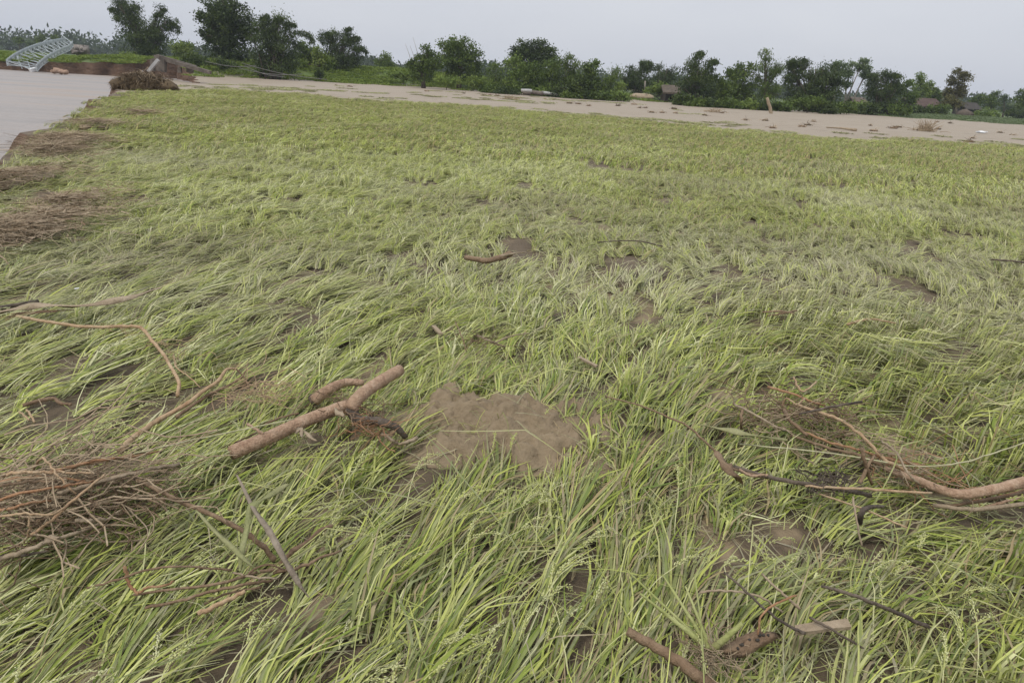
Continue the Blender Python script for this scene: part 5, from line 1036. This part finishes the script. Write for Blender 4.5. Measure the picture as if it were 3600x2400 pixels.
p = at(3395, 392, 104); lump('thatch_mound', 'brown straw mound before the yellow-brown tree', 'mound', Vector((p.x, 104, hz(p.x, 104) + .1)), 1.1, 1.0, .75, THATCH, amp=.2, n=14)
a_, b_ = at(2267, 320, 89), at(2268, 285, 89); mb = MB(); mb.tube([a_, a_.lerp(b_, .5), b_], [.11, .1, .09], 7, .1); tag(mb.build('pale_post', W_PALEBARK, loc=a_), 'upright pale post behind the fallen thatch mound', 'post')

# ------------------------------------------------------------------ grass of the bank and the far field
GT = bpy.data.collections.new('bank_tiles')
for q in range(8):
    V, F, SH, TP = [], [], [], []; T = 1.5; rice_like = q >= 5
    for _ in range(170):
        x, y = random.uniform(-.6, .6) * T, random.uniform(-.6, .6) * T; L = random.uniform(.12, .42) if not rice_like else random.uniform(.15, .3); az = random.uniform(-3.1, 3.1); sh = min(1, max(0, random.gauss(.5, .2)))
        P = blade_path(L, az, R(random.uniform(40, 85)), R(random.uniform(-10, 40)), .5, 3, (x, y, 0), .2); ribbon(P, [.05, .06, .04, .01], np.array([1., 0, 0]), (random.gauss(0, .6), 0), V, F, SH, TP, sh, False)
    o = mesh_obj('gtile_%02d' % q, V, F, F_GRASS if not rice_like else F_FIELD, attrs={'v': SH}); COL.objects.unlink(o); GT.objects.link(o)
xs = rng.uniform(-75, 110, 15000); ys = rng.uniform(58, 128, 15000); off = ys - y_foot(xs) + (vn(xs * .35, ys * .35, 81) - .5) * 5
k = (off > 0) & (np.abs(xs) < .95 * ys + 4) & ~inside(xs, ys, RIV) & (rng.random(len(xs)) < np.clip(.35 + off * .15, 0, 1))
k |= (xs < -33) & (ys > 66) & ~inside(xs, ys, RIV) & (np.abs(xs) < .95 * ys + 4)
xs, ys = xs[k], ys[k]; n = len(xs); sc = rng.uniform(.7, 1.5, n) * (1 - .35 * sstep(5, 20, xs))
D = dict(x=xs, y=ys, z=hgt(xs, ys), rx=np.zeros(n), ry=np.zeros(n), rz=rng.uniform(-3, 3, n), sx=np.full(n, 1.), sy=np.full(n, 1.), sz=sc, idx=np.where(xs < 14 + 6 * (rng.random(n) - .5), rng.integers(0, 5, n), rng.integers(5, 8, n)))
tag(scatter('bank_grass', D, GT, [], F_GRASS), 'green grass covering the bank and the far field', kind='stuff')
# sparse flattened stalks on the edge of the sand
xs = rng.uniform(-24, 34, 5000); ys = rng.uniform(28, 70, 5000); off = ys - y_field(xs); pr = np.exp(-np.maximum(off, 0) / 2.2) * .5 + .35 * sstep(.62, .8, vn(xs * .12, ys * .3, 91)) * (xs < 12); k = (off > -.5) & (ys < y_foot(xs)) & (rng.random(5000) < pr) & ~inside(xs, ys, RIV); xs, ys = xs[k], ys[k]; n = len(xs)
D = dict(x=xs, y=ys, z=hgt(xs, ys), rx=np.zeros(n), ry=np.zeros(n), rz=rng.uniform(-3, 3, n), sx=np.full(n, .8), sy=np.full(n, .6), sz=np.full(n, .4), idx=rng.integers(0, len(TV[('flat', 0)]), n) + TV[('flat', 0)][0], tint=rng.uniform(0, .4, n), mud=rng.uniform(.6, 1, n))
tag(scatter('stubble_grass', D, TILES, ['tint', 'mud'], M_RICE), 'sparse muddy stalks along the edge of the sand flat', kind='stuff')

# ------------------------------------------------------------------ haze
hb = MB(); hb.box((0, 330, 11.5), 2000, 1260, 31); hzo = hb.build('haze', None, smooth=False)
hm = bpy.data.materials.new('haze'); hm.use_nodes = True; hm.node_tree.nodes.clear(); ho = hm.node_tree.nodes.new('ShaderNodeOutputMaterial'); pv = hm.node_tree.nodes.new('ShaderNodeVolumePrincipled')
pv.inputs['Color'].default_value = (.82, .88, 1, 1); pv.inputs['Density'].default_value = .0004; hm.node_tree.links.new(pv.outputs[0], ho.inputs['Volume']); hzo.data.materials.append(hm)
tag(hzo, 'thin pale haze over the whole plain', kind='stuff')
